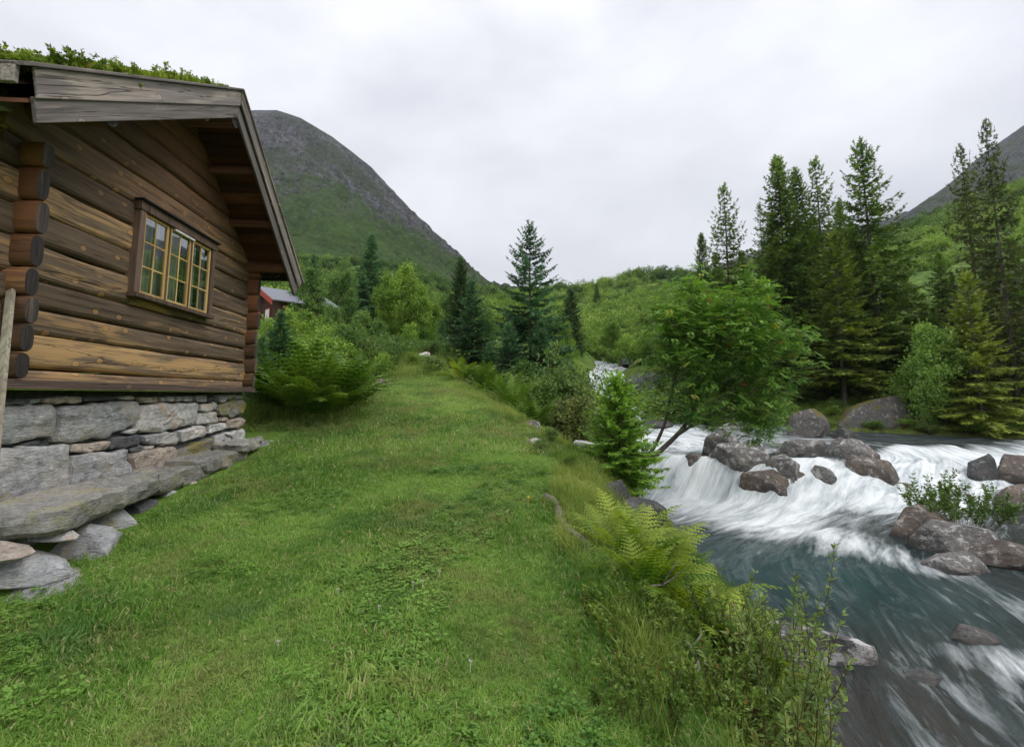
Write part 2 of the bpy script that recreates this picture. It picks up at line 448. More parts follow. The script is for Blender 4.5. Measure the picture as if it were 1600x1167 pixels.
M['birch_dark'] = leaf_mat('grey green birch leaves', (0.05, 0.12, 0.028), (0.22, 0.34, 0.085), None, 0.33, 0.55, False, 0.5)
M['rowan'] = leaf_mat('rowan leaves', (0.042, 0.13, 0.020), (0.25, 0.42, 0.075), (0.40, 0.44, 0.09), 0.33, 0.5, False, 0.9)
M['rowan_pale'] = leaf_mat('pale rowan leaves', (0.10, 0.21, 0.035), (0.38, 0.54, 0.13), None, 0.35, 0.5, False, 0.7)
M['willow'] = leaf_mat('willow leaves', (0.06, 0.13, 0.034), (0.28, 0.37, 0.10), (0.30, 0.22, 0.08), 0.35, 0.5, False, 1.0)
M['willow_brown'] = leaf_mat('brownish willow leaves', (0.06, 0.09, 0.025), (0.23, 0.27, 0.075), (0.16, 0.09, 0.04), 0.3, 0.5, False, 1.0)
M['shrub'] = leaf_mat('bilberry leaves', (0.045, 0.11, 0.016), (0.25, 0.36, 0.065), (0.26, 0.12, 0.05), 0.35, 0.45, False, 1.5)
M['shrub_dark'] = leaf_mat('dark glossy leaves', (0.03, 0.08, 0.015), (0.15, 0.25, 0.05), (0.12, 0.06, 0.03), 0.28, 0.4, False, 1.2)
M['fern'] = leaf_mat('fern fronds', (0.05, 0.15, 0.012), (0.46, 0.54, 0.08), (0.50, 0.46, 0.12), 0.4, 0.5, False, 1.2)
M['fern_dark'] = leaf_mat('deep green fern fronds', (0.032, 0.09, 0.013), (0.23, 0.35, 0.055), None, 0.38, 0.5, False, 0.8)
M['roof_plant'] = leaf_mat('turf roof plants', (0.06, 0.13, 0.014), (0.34, 0.43, 0.065), (0.36, 0.20, 0.08), 0.35, 0.5, False, 2.0)
M['scrub'] = leaf_mat('hillside birch scrub', (0.055, 0.125, 0.02), (0.28, 0.40, 0.075), None, 0.3, 0.6, True, 0.05)
M['bark_spruce'] = bark_mat('spruce bark', (0.05, 0.04, 0.034), (0.17, 0.145, 0.125))
M['bark_birch'] = bark_mat('birch bark', (0.06, 0.05, 0.045), (0.42, 0.40, 0.37), 6.0, 1.5)
M['bark_rowan'] = bark_mat('rowan bark', (0.055, 0.045, 0.038), (0.17, 0.14, 0.12), 14.0)
M['stem'] = bark_mat('brown stems', (0.07, 0.04, 0.022), (0.17, 0.10, 0.055), 20.0)
M['dead_wood'] = bark_mat('grey dead wood', (0.09, 0.078, 0.066), (0.27, 0.24, 0.205), 10.0)
M['berry'] = plain_mat('red berries', (0.45, 0.05, 0.02), 0.4)
M['soil'] = plain_mat('turf soil', (0.075, 0.05, 0.028), 0.95, 0.1, 0.5, 20)
M['dark'] = plain_mat('painted room darkness', (0.03, 0.026, 0.024), 0.9, 0.1)  # shade of the unlit room put into the colour
M['curtain'] = plain_mat('pale blue grey curtain', (0.84, 0.86, 0.9), 0.9, 0.1, 0.08)
M['white_metal'] = plain_mat('white painted vent', (0.78, 0.78, 0.78), 0.4)
M['black_felt'] = plain_mat('black drip flashing', (0.02, 0.02, 0.022), 0.6)
M['red_paint'] = plain_mat('red painted board', (0.42, 0.045, 0.03), 0.5)
M['house_wood'] = plain_mat('dark red house wall', (0.075, 0.022, 0.016), 0.7)
M['slate'] = plain_mat('grey roof sheet', (0.19, 0.20, 0.235), 0.5, 0.4)
M['snow'] = plain_mat('old snow', (0.8, 0.82, 0.85), 0.7)
M['flower'] = plain_mat('white clover heads', (0.75, 0.70, 0.62), 0.8)
M['flower_yellow'] = plain_mat('yellow petals', (0.75, 0.55, 0.03), 0.6)

k = NT('window glass')
fr = k.n('ShaderNodeFresnel', {'IOR': 1.6}).outputs[0]
fr = k.math('MULTIPLY_ADD', fr, 1.5, 0.17)
gl = k.n('ShaderNodeBsdfGlossy', {'Color': (0.9, 0.95, 1.0), 'Roughness': 0.015}).outputs[0]
tr = k.n('ShaderNodeBsdfTransparent', {'Color': (0.92, 0.95, 0.95)}).outputs[0]
M['glass'] = k.done(k.n('ShaderNodeMixShader', {0: fr, 1: tr, 2: gl}).outputs[0])

# ------------------------------------------------------------------ terrain and river as functions
def table(xs, ys, x0=-20, x1=420, st=0.1, sig=0.8):
    g = np.arange(x0, x1, st)
    v = np.interp(g, xs, ys)
    kx = np.arange(-int(3 * sig / st), int(3 * sig / st) + 1) * st
    ker = np.exp(-0.5 * (kx / sig) ** 2); ker /= ker.sum()
    vp = np.pad(v, len(kx) // 2, mode='edge')
    sm = np.convolve(vp, ker, mode='valid')
    return lambda q: np.interp(q, g, sm)
lawn_z = table([-20, -5, 0, 2.6, 4.1, 7.6, 9.5, 13, 17, 22, 30, 45, 60, 110, 170, 220, 260, 420],
               [-2.3, -1.9, -1.68, -1.44, -1.2, -0.80, -0.42, 0.2, 0.95, 1.75, 3.0, 5.4, 8.2, 19, 33.5, 45.5, 47, 30])
edge_x = table([-20, -5, 2.5, 3.6, 4.9, 6.9, 8.3, 9.6, 13, 17, 25, 35, 60, 150], [0.8, 0.8, 0.72, 0.62, 0.48, 0.9, 0.6, -0.2, -1.3, -2.5, 0, 3, 6, 15], sig=0.5)
left_x = table([-20, -6, 0, 3, 5.5, 7.4, 9, 11, 12, 14.6, 16, 22, 30, 37, 41, 60, 100, 150, 420], [2.0, 2.2, 2.3, 2.8, 3.2, 3.7, 3.5, 3.75, 3.9, 3.5, 3.9, 6.3, 7.6, 6.4, 6.9, 10.5, 14, 20, 30], sig=0.35)
right_x = table([-20, -6, 0, 6, 9, 11, 14, 17, 19.5, 20.8, 21.5, 23, 27, 32, 37, 41, 45, 60, 100, 150, 420], [11, 11, 11, 11.5, 13, 16, 24, 30, 28, 22.4, 19, 15.5, 14.3, 11.5, 9.0, 9.4, 10.2, 17, 20, 26, 38], sig=0.3)
crest_y = lambda x: np.interp(x, [3, 5.5, 8, 10, 12, 15, 22, 30], [15.7, 15.5, 14.7, 15.4, 17.0, 18.8, 20.0, 18.0])
base_y = lambda x: np.interp(x, [3, 5.5, 8, 10, 12, 15, 22, 30], [14.3, 14.3, 13.4, 13.6, 14.4, 14.4, 14.6, 13.0])
up_z = table([-20, 14, 22, 32, 39.5, 40.8, 60, 100, 150, 215, 420], [-2.0, -2.0, -1.82, -1.0, -0.75, 1.75, 4.0, 14, 27, 45.5, 58], sig=0.25)
low_z = table([-20, 0, 3, 5.0, 7.2, 10, 14, 30], [-5.4, -4.9, -4.3, -3.72, -3.22, -3.1, -3.0, -3.0], sig=0.6)
def water_z(x, y):
    cy, by = crest_y(x), base_y(x)
    t = np.clip((y - by) / (cy - by), 0, 1)
    t = t * t * (3 - 2 * t) * 0.6 + 0.4 * t
    lo = low_z(y) + (np.clip(x - 6, -6, 3) * -0.035) * sstep(8, 4, y)
    return lo * (1 - t) + up_z(y) * t

def poly_dist(x, y, px, py):
    d = np.full(np.shape(x), 1e9)
    for i in range(len(px) - 1):
        ax, ay, bx, by = px[i], py[i], px[i + 1], py[i + 1]
        ex, ey = bx - ax, by - ay
        t = np.clip(((x - ax) * ex + (y - ay) * ey) / (ex * ex + ey * ey + 1e-9), 0, 1)
        d = np.minimum(d, np.hypot(x - ax - t * ex, y - ay - t * ey))
    return d
_ry = np.concatenate([np.arange(-12, 60, 0.8), np.arange(60, 420, 10)])
_rx = right_x(_ry)
def terrain(x, y):
    x = np.asarray(x, float); y = np.asarray(y, float)
    lz = lawn_z(y)
    # the valley's left side climbs, its right side climbs to the birch slope
    lz = lz + 0.16 * np.clip(-x - 14, 0, 900) * sstep(14, 60, y) + 0.03 * np.clip(-x - 6, 0, 30)
    lz = lz - 0.035 * np.clip(x - 0.0, 0, 6) * sstep(3, 9, y)
    wl = water_z(left_x(y), y); wr = water_z(np.minimum(right_x(y), 22), y)
    ex, lx, rx = edge_x(y), left_x(y), right_x(y)
    t = np.clip((x - ex) / np.maximum(lx - ex, 0.3), 0, 1)
    prof = np.interp(t, [0, 0.12, 0.3, 0.6, 0.85, 1.0], [1.0, 0.96, 0.74, 0.36, 0.12, 0.0])
    zl = (wl + 0.05) + (lz - wl - 0.05) * prof
    z = np.where(x < ex, lz, zl)
    # river bed
    inside = (x > lx) & (x < rx)
    wz = water_z(x, y)
    dd = np.minimum(np.clip(x - lx, 0, 9), np.clip(rx - x, 0, 9))
    bed = wz + 0.05 - np.clip(dd * 0.9, 0, 0.75)
    z = np.where(inside, bed, z)
    # right bank
    right = x >= rx
    if np.any(right):
        d = np.zeros_like(x)
        d[right] = poly_dist(x[right], y[right], _rx, _ry)
        zr = wr + 0.05 + 0.5 * sstep(0, 0.8, d) + 0.16 * np.clip(d - 0.6, 0, 14) + (0.17 + 0.09 * sstep(0.65, 1.15, x / np.maximum(y, 1))) * np.clip(d - 14, 0, 145)
        z = np.where(right, zr, z)
    nz = sstep(-0.3, 1.0, (x - ex)) * 0.5 + 0.06
    nz = np.where(inside, 0.15, nz)
    far = sstep(20, 60, np.hypot(x, y))
    z = z + fbm(x * 0.9, y * 0.9, 3) * 0.16 * nz * 2 + fbm(x * 0.11, y * 0.11, 8) * 2.2 * far * np.where(inside, 0, 1) + fbm(x * 0.02, y * 0.02, 5) * 9 * sstep(70, 200, np.hypot(x, y))
    return z
def ground(x, y):
    return float(terrain(np.array([x]), np.array([y]))[0])
def at(px, Y):
    """world x,y,z of the ground seen in the photograph's column px at distance Y"""
    z = 0.0
    for _ in range(6):
        X = (px - CXP) / FPX * (Y * _c + z * _s)
        z = ground(X, Y)
    return X, Y, z
def top_z(px, py, Y): return on_y(px, py, Y)[2]

def graded(segs):
    out = []
    for a, b, st in segs:
        out.extend(np.arange(a, b, st))
    return np.array(out)
def geo(a, b, st, gain):
    out = [a]; s = st
    while out[-1] < b:
        s *= gain; out.append(out[-1] + s)
    return np.array(out)
gx = np.concatenate([-geo(9, 3200, 0.3, 1.09)[::-1], np.arange(-8.8, 16.01, 0.2), geo(16.3, 3200, 0.3, 1.07)])
gy = np.concatenate([-geo(3, 60, 0.4, 1.2)[::-1], np.arange(-2.8, 26, 0.2), geo(26.2, 3300, 0.3, 1.055)])
GX, GY = np.meshgrid(gx, gy)
GZ = terrain(GX.ravel(), np.minimum(GY.ravel(), 419.0)).reshape(GX.shape)
def grid_faces(ny, nx):
    i = np.arange((ny - 1) * nx).reshape(ny - 1, nx)[:, :-1].ravel()
    return np.stack([i, i + 1, i + nx + 1, i + nx], 1)
ex_ = edge_x(GY.ravel())
wild = sstep(-0.9, 0.4, GX.ravel() - ex_ + fbm(GX.ravel() * 0.8, GY.ravel() * 0.8, 21) * 0.9)
wild = np.maximum(wild, sstep(13, 18, GY.ravel() + fbm(GX.ravel() * 0.5, GY.ravel() * 0.5, 31) * 3))
wild = np.maximum(wild, sstep(-2.6, -3.6, GX.ravel()) * sstep(8.4, 9.6, GY.ravel()))
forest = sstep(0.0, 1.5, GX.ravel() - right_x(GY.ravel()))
k = NT('ground cover')
p_ = k.pos()
na = k.noise(p_, 1.1, 5, 0.6); nb = k.noise(p_, 9.0, 6, 0.7); nc = k.noise(p_, 0.12, 5, 0.65); nd = k.noise(p_, 45.0, 3, 0.6)
lawn_c = k.mix(k.ramp(na, [(0.35, 0.0), (0.65, 1.0)]), (0.11, 0.22, 0.03), (0.18, 0.30, 0.055))
lawn_c = k.mix(k.math('MULTIPLY', k.ramp(nb, [(0.45, 0.0), (0.75, 1.0)]), 0.7), lawn_c, (0.06, 0.085, 0.02))
lawn_c = k.mix(k.ramp(nd, [(0.4, 0.55), (0.6, 0.0)]), lawn_c, (0.05, 0.075, 0.015))
wild_c = k.mix(k.ramp(na, [(0.35, 0.0), (0.65, 1.0)]), (0.09, 0.14, 0.028), (0.18, 0.22, 0.055))
wild_c = k.mix(k.ramp(nb, [(0.5, 0.0), (0.7, 0.8)]), wild_c, (0.085, 0.06, 0.03))
far_c = k.ramp(nc, [(0.3, (0.06, 0.125, 0.024)), (0.5, (0.12, 0.20, 0.04)), (0.7, (0.20, 0.28, 0.065))])
far_c = k.mix(k.ramp(k.noise(p_, 0.7, 6, 0.7), [(0.42, 0.65), (0.6, 0.0)]), far_c, (0.035, 0.075, 0.014))
farf = k.n('ShaderNodeMapRange', {'Value': k.n('ShaderNodeSeparateXYZ', {'Vector': p_}).outputs['Y'], 'From Min': 30.0, 'From Max': 60.0}).outputs[0]
gc = k.mix(k.attr('wild'), lawn_c, wild_c)
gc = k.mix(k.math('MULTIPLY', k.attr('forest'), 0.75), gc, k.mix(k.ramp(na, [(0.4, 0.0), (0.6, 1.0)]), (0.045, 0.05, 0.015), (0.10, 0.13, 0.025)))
gc = k.mix(farf, gc, far_c)
gc = k.mix(k.attr('bed'), gc, (0.06, 0.065, 0.055))
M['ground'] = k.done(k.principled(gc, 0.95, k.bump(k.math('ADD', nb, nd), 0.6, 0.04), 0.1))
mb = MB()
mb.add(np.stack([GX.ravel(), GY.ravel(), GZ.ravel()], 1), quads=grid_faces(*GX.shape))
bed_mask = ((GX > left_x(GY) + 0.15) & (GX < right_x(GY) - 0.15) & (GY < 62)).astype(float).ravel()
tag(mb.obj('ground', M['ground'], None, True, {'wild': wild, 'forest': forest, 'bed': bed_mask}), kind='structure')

# ------------------------------------------------------------------ river
ys = np.concatenate([np.arange(-6, 4, 0.16), np.arange(4, 12, 0.07), np.arange(12, 21.5, 0.05), np.arange(21.5, 38, 0.1), np.arange(38, 42, 0.05), np.arange(42, 62, 0.4)])[::-1]
nt = 190
tt = np.linspace(-0.02, 1.02, nt)
YY = np.repeat(ys[:, None], nt, 1)
lx = left_x(ys)[:, None] - 0.25; rx = right_x(ys)[:, None] + 0.25
tw = np.clip(tt, 0, 1)
XX = lx + (rx - lx) * tw[None, :]
WZ = water_z(XX, YY)
dzdy = np.abs(np.gradient(WZ, axis=0) / (np.gradient(YY, axis=0) + 1e-9))
def seg_d(x, y, a, b):
    ex, ey = b[0] - a[0], b[1] - a[1]
    t = np.clip(((x - a[0]) * ex + (y - a[1]) * ey) / (ex * ex + ey * ey), 0, 1)
    return np.hypot(x - a[0] - t * ex, y - a[1] - t * ey), t
foam = sstep(0.07, 0.30, dzdy) * 0.95 * sstep(11.5, 12.5, YY)
d1, t1 = seg_d(XX, YY, (5.2, 14.2), (7.5, 9.3))
foam = np.maximum(foam, sstep(1.25, 0.0, d1 / (2.7 - 1.9 * t1)) * (1.0 - 0.45 * t1))
foam = np.maximum(foam, sstep(1.2, 0.25, np.hypot((XX - 6.2) / 3.0, (YY - 12.7) / 1.7)) * 0.92)
d2, t2 = seg_d(XX, YY, (3.6, 13.7), (10.5, 13.3))
foam = np.maximum(foam, np.clip(1.3 - d2 / 1.0, 0, 1) * 0.95)
d2, t2 = seg_d(XX, YY, (11, 14.2), (19, 14.4))
foam = np.maximum(foam, np.clip(1.2 - d2 / 1.5, 0, 1) * 0.85)
foam = np.maximum(foam, 0.32 * np.exp(-((XX - 10.2) / 2.2) ** 2 - ((YY - 11.8) / 1.3) ** 2))
foam = np.maximum(foam, sstep(24, 30, YY) * 0.75 * sstep(39.9, 38, YY))
foam = np.maximum(foam, 0.78 * sstep(15.6, 17.5, YY) * sstep(11, 8, XX))
foam = np.maximum(foam, 0.34 * sstep(15.5, 17, YY) * sstep(17, 12, XX))
foam = np.maximum(foam, sstep(41, 44, YY) * 0.55)
foam = np.maximum(foam, np.clip(1.15 - np.hypot((XX - 7.9) / 2.6, (YY - 6.3 + (XX - 7) * 0.25) / 0.55), 0, 1) * 1.0)
foam = np.maximum(foam, np.clip(1.1 - np.hypot((XX - 6.6) / 1.9, (YY - 5.0) / 0.6), 0, 1) * 0.95)
foam = np.maximum(foam, 0.13 * sstep(9, 6.5, YY))
deep = np.clip(1.1 - np.hypot((XX - 5.4) / 3.4, (YY - 9.2) / 3.2), 0, 1)
# flow coordinates: along the stream (u) and across it (v)
du = np.hypot(np.gradient(XX, axis=0), np.gradient(YY, axis=0)); U = np.cumsum(np.minimum(du, 0.4), axis=0)
U = np.repeat(U[:, nt // 3][:, None], nt, 1)
V_ = (XX - (lx + rx) / 2)
flow_w = (fbm(V_ * 1.6 + 5, U * 0.16, 41, 4) * 0.22) * np.clip(foam + 0.22, 0, 1) + fbm(V_ * 0.7, U * 0.5, 47, 4) * 0.10 + fbm(V_ * 1.1, U * 0.9, 48, 4) * 0.16 * sstep(0.3, 0.8, foam)
WZ2 = WZ + flow_w
mb = MB()
mb.add(np.stack([XX.ravel(), YY.ravel(), WZ2.ravel()], 1), quads=grid_faces(len(ys), nt)[:, ::-1])
k = NT('stream water')
fl = k.n('ShaderNodeCombineXYZ', {'X': k.attr('flow_v'), 'Y': k.attr('flow_u')}).outputs[0]
s1 = k.noise(k.mapping(fl, (2.4, 0.55, 1)), 1.0, 7, 0.62, 1.3)
s2 = k.noise(k.mapping(fl, (7.0, 1.6, 1)), 1.0, 6, 0.65, 1.0)
s3 = k.noise(k.mapping(fl, (0.9, 0.55, 1)), 1.0, 6, 0.62, 1.0)
streak = k.math('ADD', k.math('MULTIPLY', s1, 0.6), k.math('ADD', k.math('MULTIPLY', s2, 0.25), k.math('MULTIPLY', s3, 0.5)))
ff = k.math('ADD', k.attr('foam'), k.math('MULTIPLY_ADD', streak, 1.75, -1.2))
fm = k.ramp(ff, [(0.12, 0.0), (0.40, 0.28), (0.66, 0.72), (0.95, 1.0)])
wc = k.mix(k.attr('deep'), (0.030, 0.036, 0.035), (0.010, 0.052, 0.055))
wc = k.mix(k.ramp(s3, [(0.42, 0.0), (0.68, 0.55)]), wc, (0.05, 0.078, 0.082))
wc = k.mix(k.ramp(s1, [(0.50, 0.0), (0.60, 0.55), (0.72, 0.0)]), wc, (0.115, 0.155, 0.16))
wc = k.mix(k.ramp(s2, [(0.36, 0.7), (0.5, 0.0)]), wc, (0.017, 0.024, 0.024))
br = k.n('ShaderNodeMapRange', {'Value': k.n('ShaderNodeSeparateXYZ', {'Vector': k.pos()}).outputs['Y'], 'From Min': 7.6, 'From Max': 5.4}).outputs[0]
wc = k.mix(k.math('MULTIPLY', br, k.ramp(s3, [(0.42, 0.8), (0.56, 0.1)])), wc, (0.035, 0.030, 0.024))
hgt = k.math('ADD', k.math('MULTIPLY', s1, 0.7), k.math('MULTIPLY', s2, 0.4))
nrm = k.bump(hgt, 0.8, 0.16)
wb = k.n('ShaderNodeBsdfPrincipled', {'Base Color': wc, 'Roughness': 0.13, 'IOR': 1.33, 'Specular IOR Level': 0.5, 'Normal': nrm}).outputs[0]
fc = k.mix(k.ramp(streak, [(0.50, 0.0), (0.80, 1.0)]), (0.40, 0.47, 0.50), (0.80, 0.82, 0.83))
fb = k.n('ShaderNodeBsdfPrincipled', {'Base Color': fc, 'Roughness': 0.8, 'Specular IOR Level': 0.2, 'Normal': k.bump(hgt, 0.5, 0.10)}).outputs[0]
M['water'] = k.done(k.n('ShaderNodeMixShader', {0: fm, 1: wb, 2: fb}).outputs[0])
tag(mb.obj('river', M['water'], None, True, {'foam': foam, 'flow_u': U, 'flow_v': V_, 'deep': deep}), kind='structure')

# ------------------------------------------------------------------ mountains
def mountain(name, sky_px, dist, foot, mat, amp, seed, ncol=300, nrow=170, power=1.0, extra=None):
    """sky_px: skyline points seen from the valley; dist / foot: ridge and foot distance along the azimuth"""
    az, te = [], []
    for px, py in sky_px:
        r = ray(px, py)
        az.append(math.atan2(r[0], r[1])); te.append(r[2] / math.hypot(r[0], r[1]))
    A = np.linspace(az[0], az[-1], ncol)
    T = np.interp(A, az, te)
    D = np.interp(A, [az[0], az[-1]], dist); Fd = np.interp(A, [az[0], az[-1]], foot)
    S = np.concatenate([np.linspace(0, 1, nrow - 24), 1 + np.linspace(0.015, 0.6, 24)])
    zf = terrain(np.sin(A) * Fd, np.cos(A) * Fd) - 8
    tf = np.minimum(zf / Fd, T - 0.02)
    AA, SS = np.meshgrid(A, S)
    RR = Fd[None] + (D - Fd)[None] * SS
    C1 = np.clip(SS, 0, 1)
    h = 0.30 * C1 + 0.70 * (1 - (1 - C1) ** 1.7)
    Z = (tf[None] + (T - tf)[None] * h) * RR * np.where(SS > 1, 1 - 1.1 * (SS - 1), 1)
    X = np.sin(AA) * RR; Y = np.cos(AA) * RR
    w = sstep(0.05, 0.3, SS) * (1 - 0.93 * sstep(0.80, 1.0, SS) * (SS <= 1.3))
    q = AA * RR.mean() * 0.75
    n = fbm(q / 70 + SS * 2.2, SS * 9 - q / 130, seed, 6, 0.55)
    ridged = -np.abs(fbm(q / 45 + SS * 3, SS * 13, seed + 3, 5, 0.55))
    Z = Z + amp * w * (n + 1.1 * ridged + 0.2)
    if extra is not None: Z = Z + extra(AA, SS) * w
    mb = MB()
    mb.add(np.stack([X.ravel(), Y.ravel(), Z.ravel()], 1), quads=grid_faces(len(S), ncol))
    rockn = SS + 0.9 * n * 0.6 + 0.25 * ridged
    return tag(mb.obj(name, mat, None, True, {'alt': np.where(SS > 1, SS, h).ravel(), 'across': q.ravel() / 100, 'rockn': rockn.ravel()}), kind='structure')

def mountain_mat(name, rock0, rock1, rock2, green0, green1, lo, hi, sc, patch=0.5, tilt=0.0):
    k = NT(name)
    p = k.pos()
    ac = k.n('ShaderNodeCombineXYZ', {'X': k.attr('across'), 'Y': k.attr('alt')}).outputs[0]
    st = k.noise(k.mapping(ac, (7, 26, 1), rot=(0, 0, tilt)), 1.0, 9, 0.68, 0.5)
    st2 = k.noise(k.mapping(ac, (30, 60, 1), rot=(0, 0, tilt)), 1.0, 6, 0.7, 0.6)
    st3 = k.noise(k.mapping(ac, (95, 170, 1), rot=(0, 0, tilt)), 1.0, 6, 0.75, 0.8)
    big = k.noise(p, sc, 7, 0.62, 0.3)
    fine = k.noise(p, sc * 14, 5, 0.7)
    rock = k.ramp(k.math('ADD', k.math('MULTIPLY', st, 0.35), k.math('ADD', k.math('MULTIPLY', st2, 0.3), k.math('MULTIPLY', st3, 0.35))), [(0.40, rock0), (0.5, rock1), (0.585, rock2)])
    rock = k.mix(k.ramp(fine, [(0.40, 0.8), (0.52, 0.0)]), rock, [x * 0.45 for x in rock0])
    green = k.mix(k.ramp(fine, [(0.35, 1.0), (0.65, 0.0)]), green1, green0)
    green = k.mix(k.ramp(big, [(0.4, 0.0), (0.65, 0.55)]), green, [x * 1.5 for x in green1])
    f = k.math('ADD', k.attr('alt'), k.math('MULTIPLY', k.math('SUBTRACT', st, 0.5), 0.9))
    f = k.math('ADD', f, k.math('MULTIPLY', k.math('SUBTRACT', big, 0.5), patch))
    m = k.ramp(f, [(lo, 0.0), (hi, 1.0)])
    gr2 = k.ramp(k.math('ADD', st2, k.math('MULTIPLY', k.math('SUBTRACT', big, 0.5), 1.2)), [(0.44, 0.0), (0.55, 0.95)])
    rock = k.mix(k.math('MULTIPLY', gr2, 0.8), rock, k.mix(fine, (0.036, 0.052, 0.02), (0.075, 0.11, 0.036)))
    c = k.mix(m, green, rock)
    rock = k.mix(k.ramp(st3, [(0.36, 0.85), (0.45, 0.0)]), rock, [x * 0.4 for x in rock0])
    c = k.mix(m, green, rock)
    h = k.math('ADD', k.math('MULTIPLY', st, 0.6), k.math('MULTIPLY', fine, 0.6))
    return k.done(k.principled(c, 0.95, k.bump(h, 1.0, 16.0), 0.1))
M['mountain_a'] = mountain_mat('rocky mountainside', (0.046, 0.047, 0.056), (0.13, 0.13, 0.142), (0.25, 0.25, 0.26), (0.030, 0.064, 0.018), (0.085, 0.145, 0.034), 0.42, 0.66, 0.012, 1.05, -0.35)
M['mountain_b'] = mountain_mat('bare slab mountainside', (0.055, 0.058, 0.075), (0.125, 0.13, 0.15), (0.20, 0.205, 0.225), (0.04, 0.09, 0.018), (0.10, 0.17, 0.03), 0.25, 0.35, 0.008, 0.3, 0.5)
M['mountain_c'] = mountain_mat('far blue rock mountainside', (0.13, 0.15, 0.19), (0.19, 0.21, 0.25), (0.25, 0.27, 0.31), (0.10, 0.15, 0.12), (0.14, 0.19, 0.15), 0.1, 0.2, 0.006, 0.3, 0.5)
mountain('mountain', [(-2600, 500), (-900, 380), (-300, 300), (0, 235), (200, 190), (330, 172), (400, 172), (432, 173), (470, 185), (520, 216), (580, 261), (620, 306), (660, 346), (700, 381), (735, 416), (760, 437), (778, 449), (800, 462), (830, 480)],
         (980, 560), (150, 240), M['mountain_a'], 27, 60, 460, 240)
mountain('mountain', [(860, 560), (960, 500), (1045, 462), (1080, 440), (1150, 402), (1200, 386), (1300, 362), (1375, 345), (1420, 331), (1480, 290), (1540, 236), (1600, 196), (1800, 80), (2400, -100), (4000, 0)],
         (1250, 1000), (300, 260), M['mountain_b'], 22, 90, 300, 150)
# ------------------------------------------------------------------ log cabin
CAB_AZ = R(5.13)
_d = np.array([-math.sin(CAB_AZ), math.cos(CAB_AZ), 0.0]); _n = np.array([math.cos(CAB_AZ), math.sin(CAB_AZ), 0.0])
WALL = -3.6
P0 = 4.0 * _d + WALL * _n
cabin = empty('log_cabin', P0, R(90) + CAB_AZ, 'old log cabin with turf roof and small-paned window on a stone base', 'cabin')
# cabin space: x along the gable wall away from the camera, y into the house (minus = outwards), z up from the camera's eye height
def cab_px(px, py, y=0.0):
    """photo pixel to a point of the cabin's plane y"""
    r = ray(px, py); w = WALL - y
    p = r * (w / (_n @ r))
    return p @ _d - 4.0, p[2]
def cpart(mb, name, mat, parent=cabin, smooth=False, bev=0.0, label=None, **kw):
    o = mb.obj(name, mat, parent, smooth, **kw)
    if bev:
        m = o.modifiers.new('edge', 'BEVEL'); m.width = bev; m.segments = 2; m.limit_method = 'ANGLE'; m.angle_limit = R(40)
    if label: o['label'] = label
    return o
LEN, T = 4.10, 0.12
RN = (-0.74, -0.64, 1.86, 2.22)            # near rake end: u top, u bottom, z bottom, z top
RA = (2.005, 3.524, 3.907)                 # ridge u, lower z, upper z
RF = (4.50, 4.25, 1.70, 1.985)
def rake_low(u):
    return np.where(u < RA[0], RN[2] + (u - RN[1]) * (RA[1] - RN[2]) / (RA[0] - RN[1]), RA[1] + (u - RA[0]) * (RF[2] - RA[1]) / (RF[1] - RA[0]))
def rake_top(u):
    return np.where(u < RA[0], RN[3] + (u - RN[0]) * (RA[2] - RN[3]) / (RA[0] - RN[0]), RA[2] + (u - RA[0]) * (RF[3] - RA[2]) / (RF[0] - RA[0]))
def deck_z(u): return rake_low(u) + 0.15

def log_mesh(name, u0b, u1b, u0t, u1t, z0, z1, mat, seed, thick=T, seg=14):
    prof = [(-thick, 0.0), (-0.036, 0.0), (-0.010, 0.07), (0.003, 0.16), (0.007, 0.5), (0.004, 0.86), (-0.006, 0.965), (-0.03, 1.0), (-thick, 1.0)]
    h = z1 - z0
    V, Q = [], []
    ts = np.linspace(0, 1, seg + 1)
    wob = fbm(ts * 3.1 + seed * 3.7, ts * 0 + seed, 3, 3)
    wz = fbm(ts * 2.3 + seed * 1.7, ts * 0 + seed + 50, 5, 2)
    for i, t in enumerate(ts):
        for (o, f) in prof:
            u = (u0b * (1 - f) + u0t * f) * (1 - t) + (u1b * (1 - f) + u1t * f) * t
            ff = f
            zz = z0 + h * ff + (wz[i] * 0.022 * (1 if 0 < i < seg else 0))
            oo = o + (wob[i] * 0.022 if o > -thick + 1e-6 else 0)
            V.append((u, -oo, zz))
    n = len(prof)
    for i in range(seg):
        for j in range(n):
            j2 = (j + 1) % n
            Q.append((i * n + j, i * n + j2, (i + 1) * n + j2, (i + 1) * n + j))
    mb = MB()
    mb.add(V, quads=Q)
    c0 = list(range(n)); tr = []
    for j in range(1, n - 1):
        tr.append((0, j + 1, j)); tr.append((seg * n, seg * n + j, seg * n + j + 1))
    mb.f3.append(np.array(tr)); mb.sh3.append(np.full(len(tr), 0.5))
    return cpart(mb, name, mat, smooth=False)
joints = [0.125, 0.215, 0.505, 0.725, 0.955, 1.255, 1.52, 1.80, 2.06, 2.375, 2.66, 2.90, 3.14, 3.38, 3.60]
WIN = (1.245, 2.77, 1.035, 2.085)          # casing outer: u0 u1 z0 z1
G = 0.004
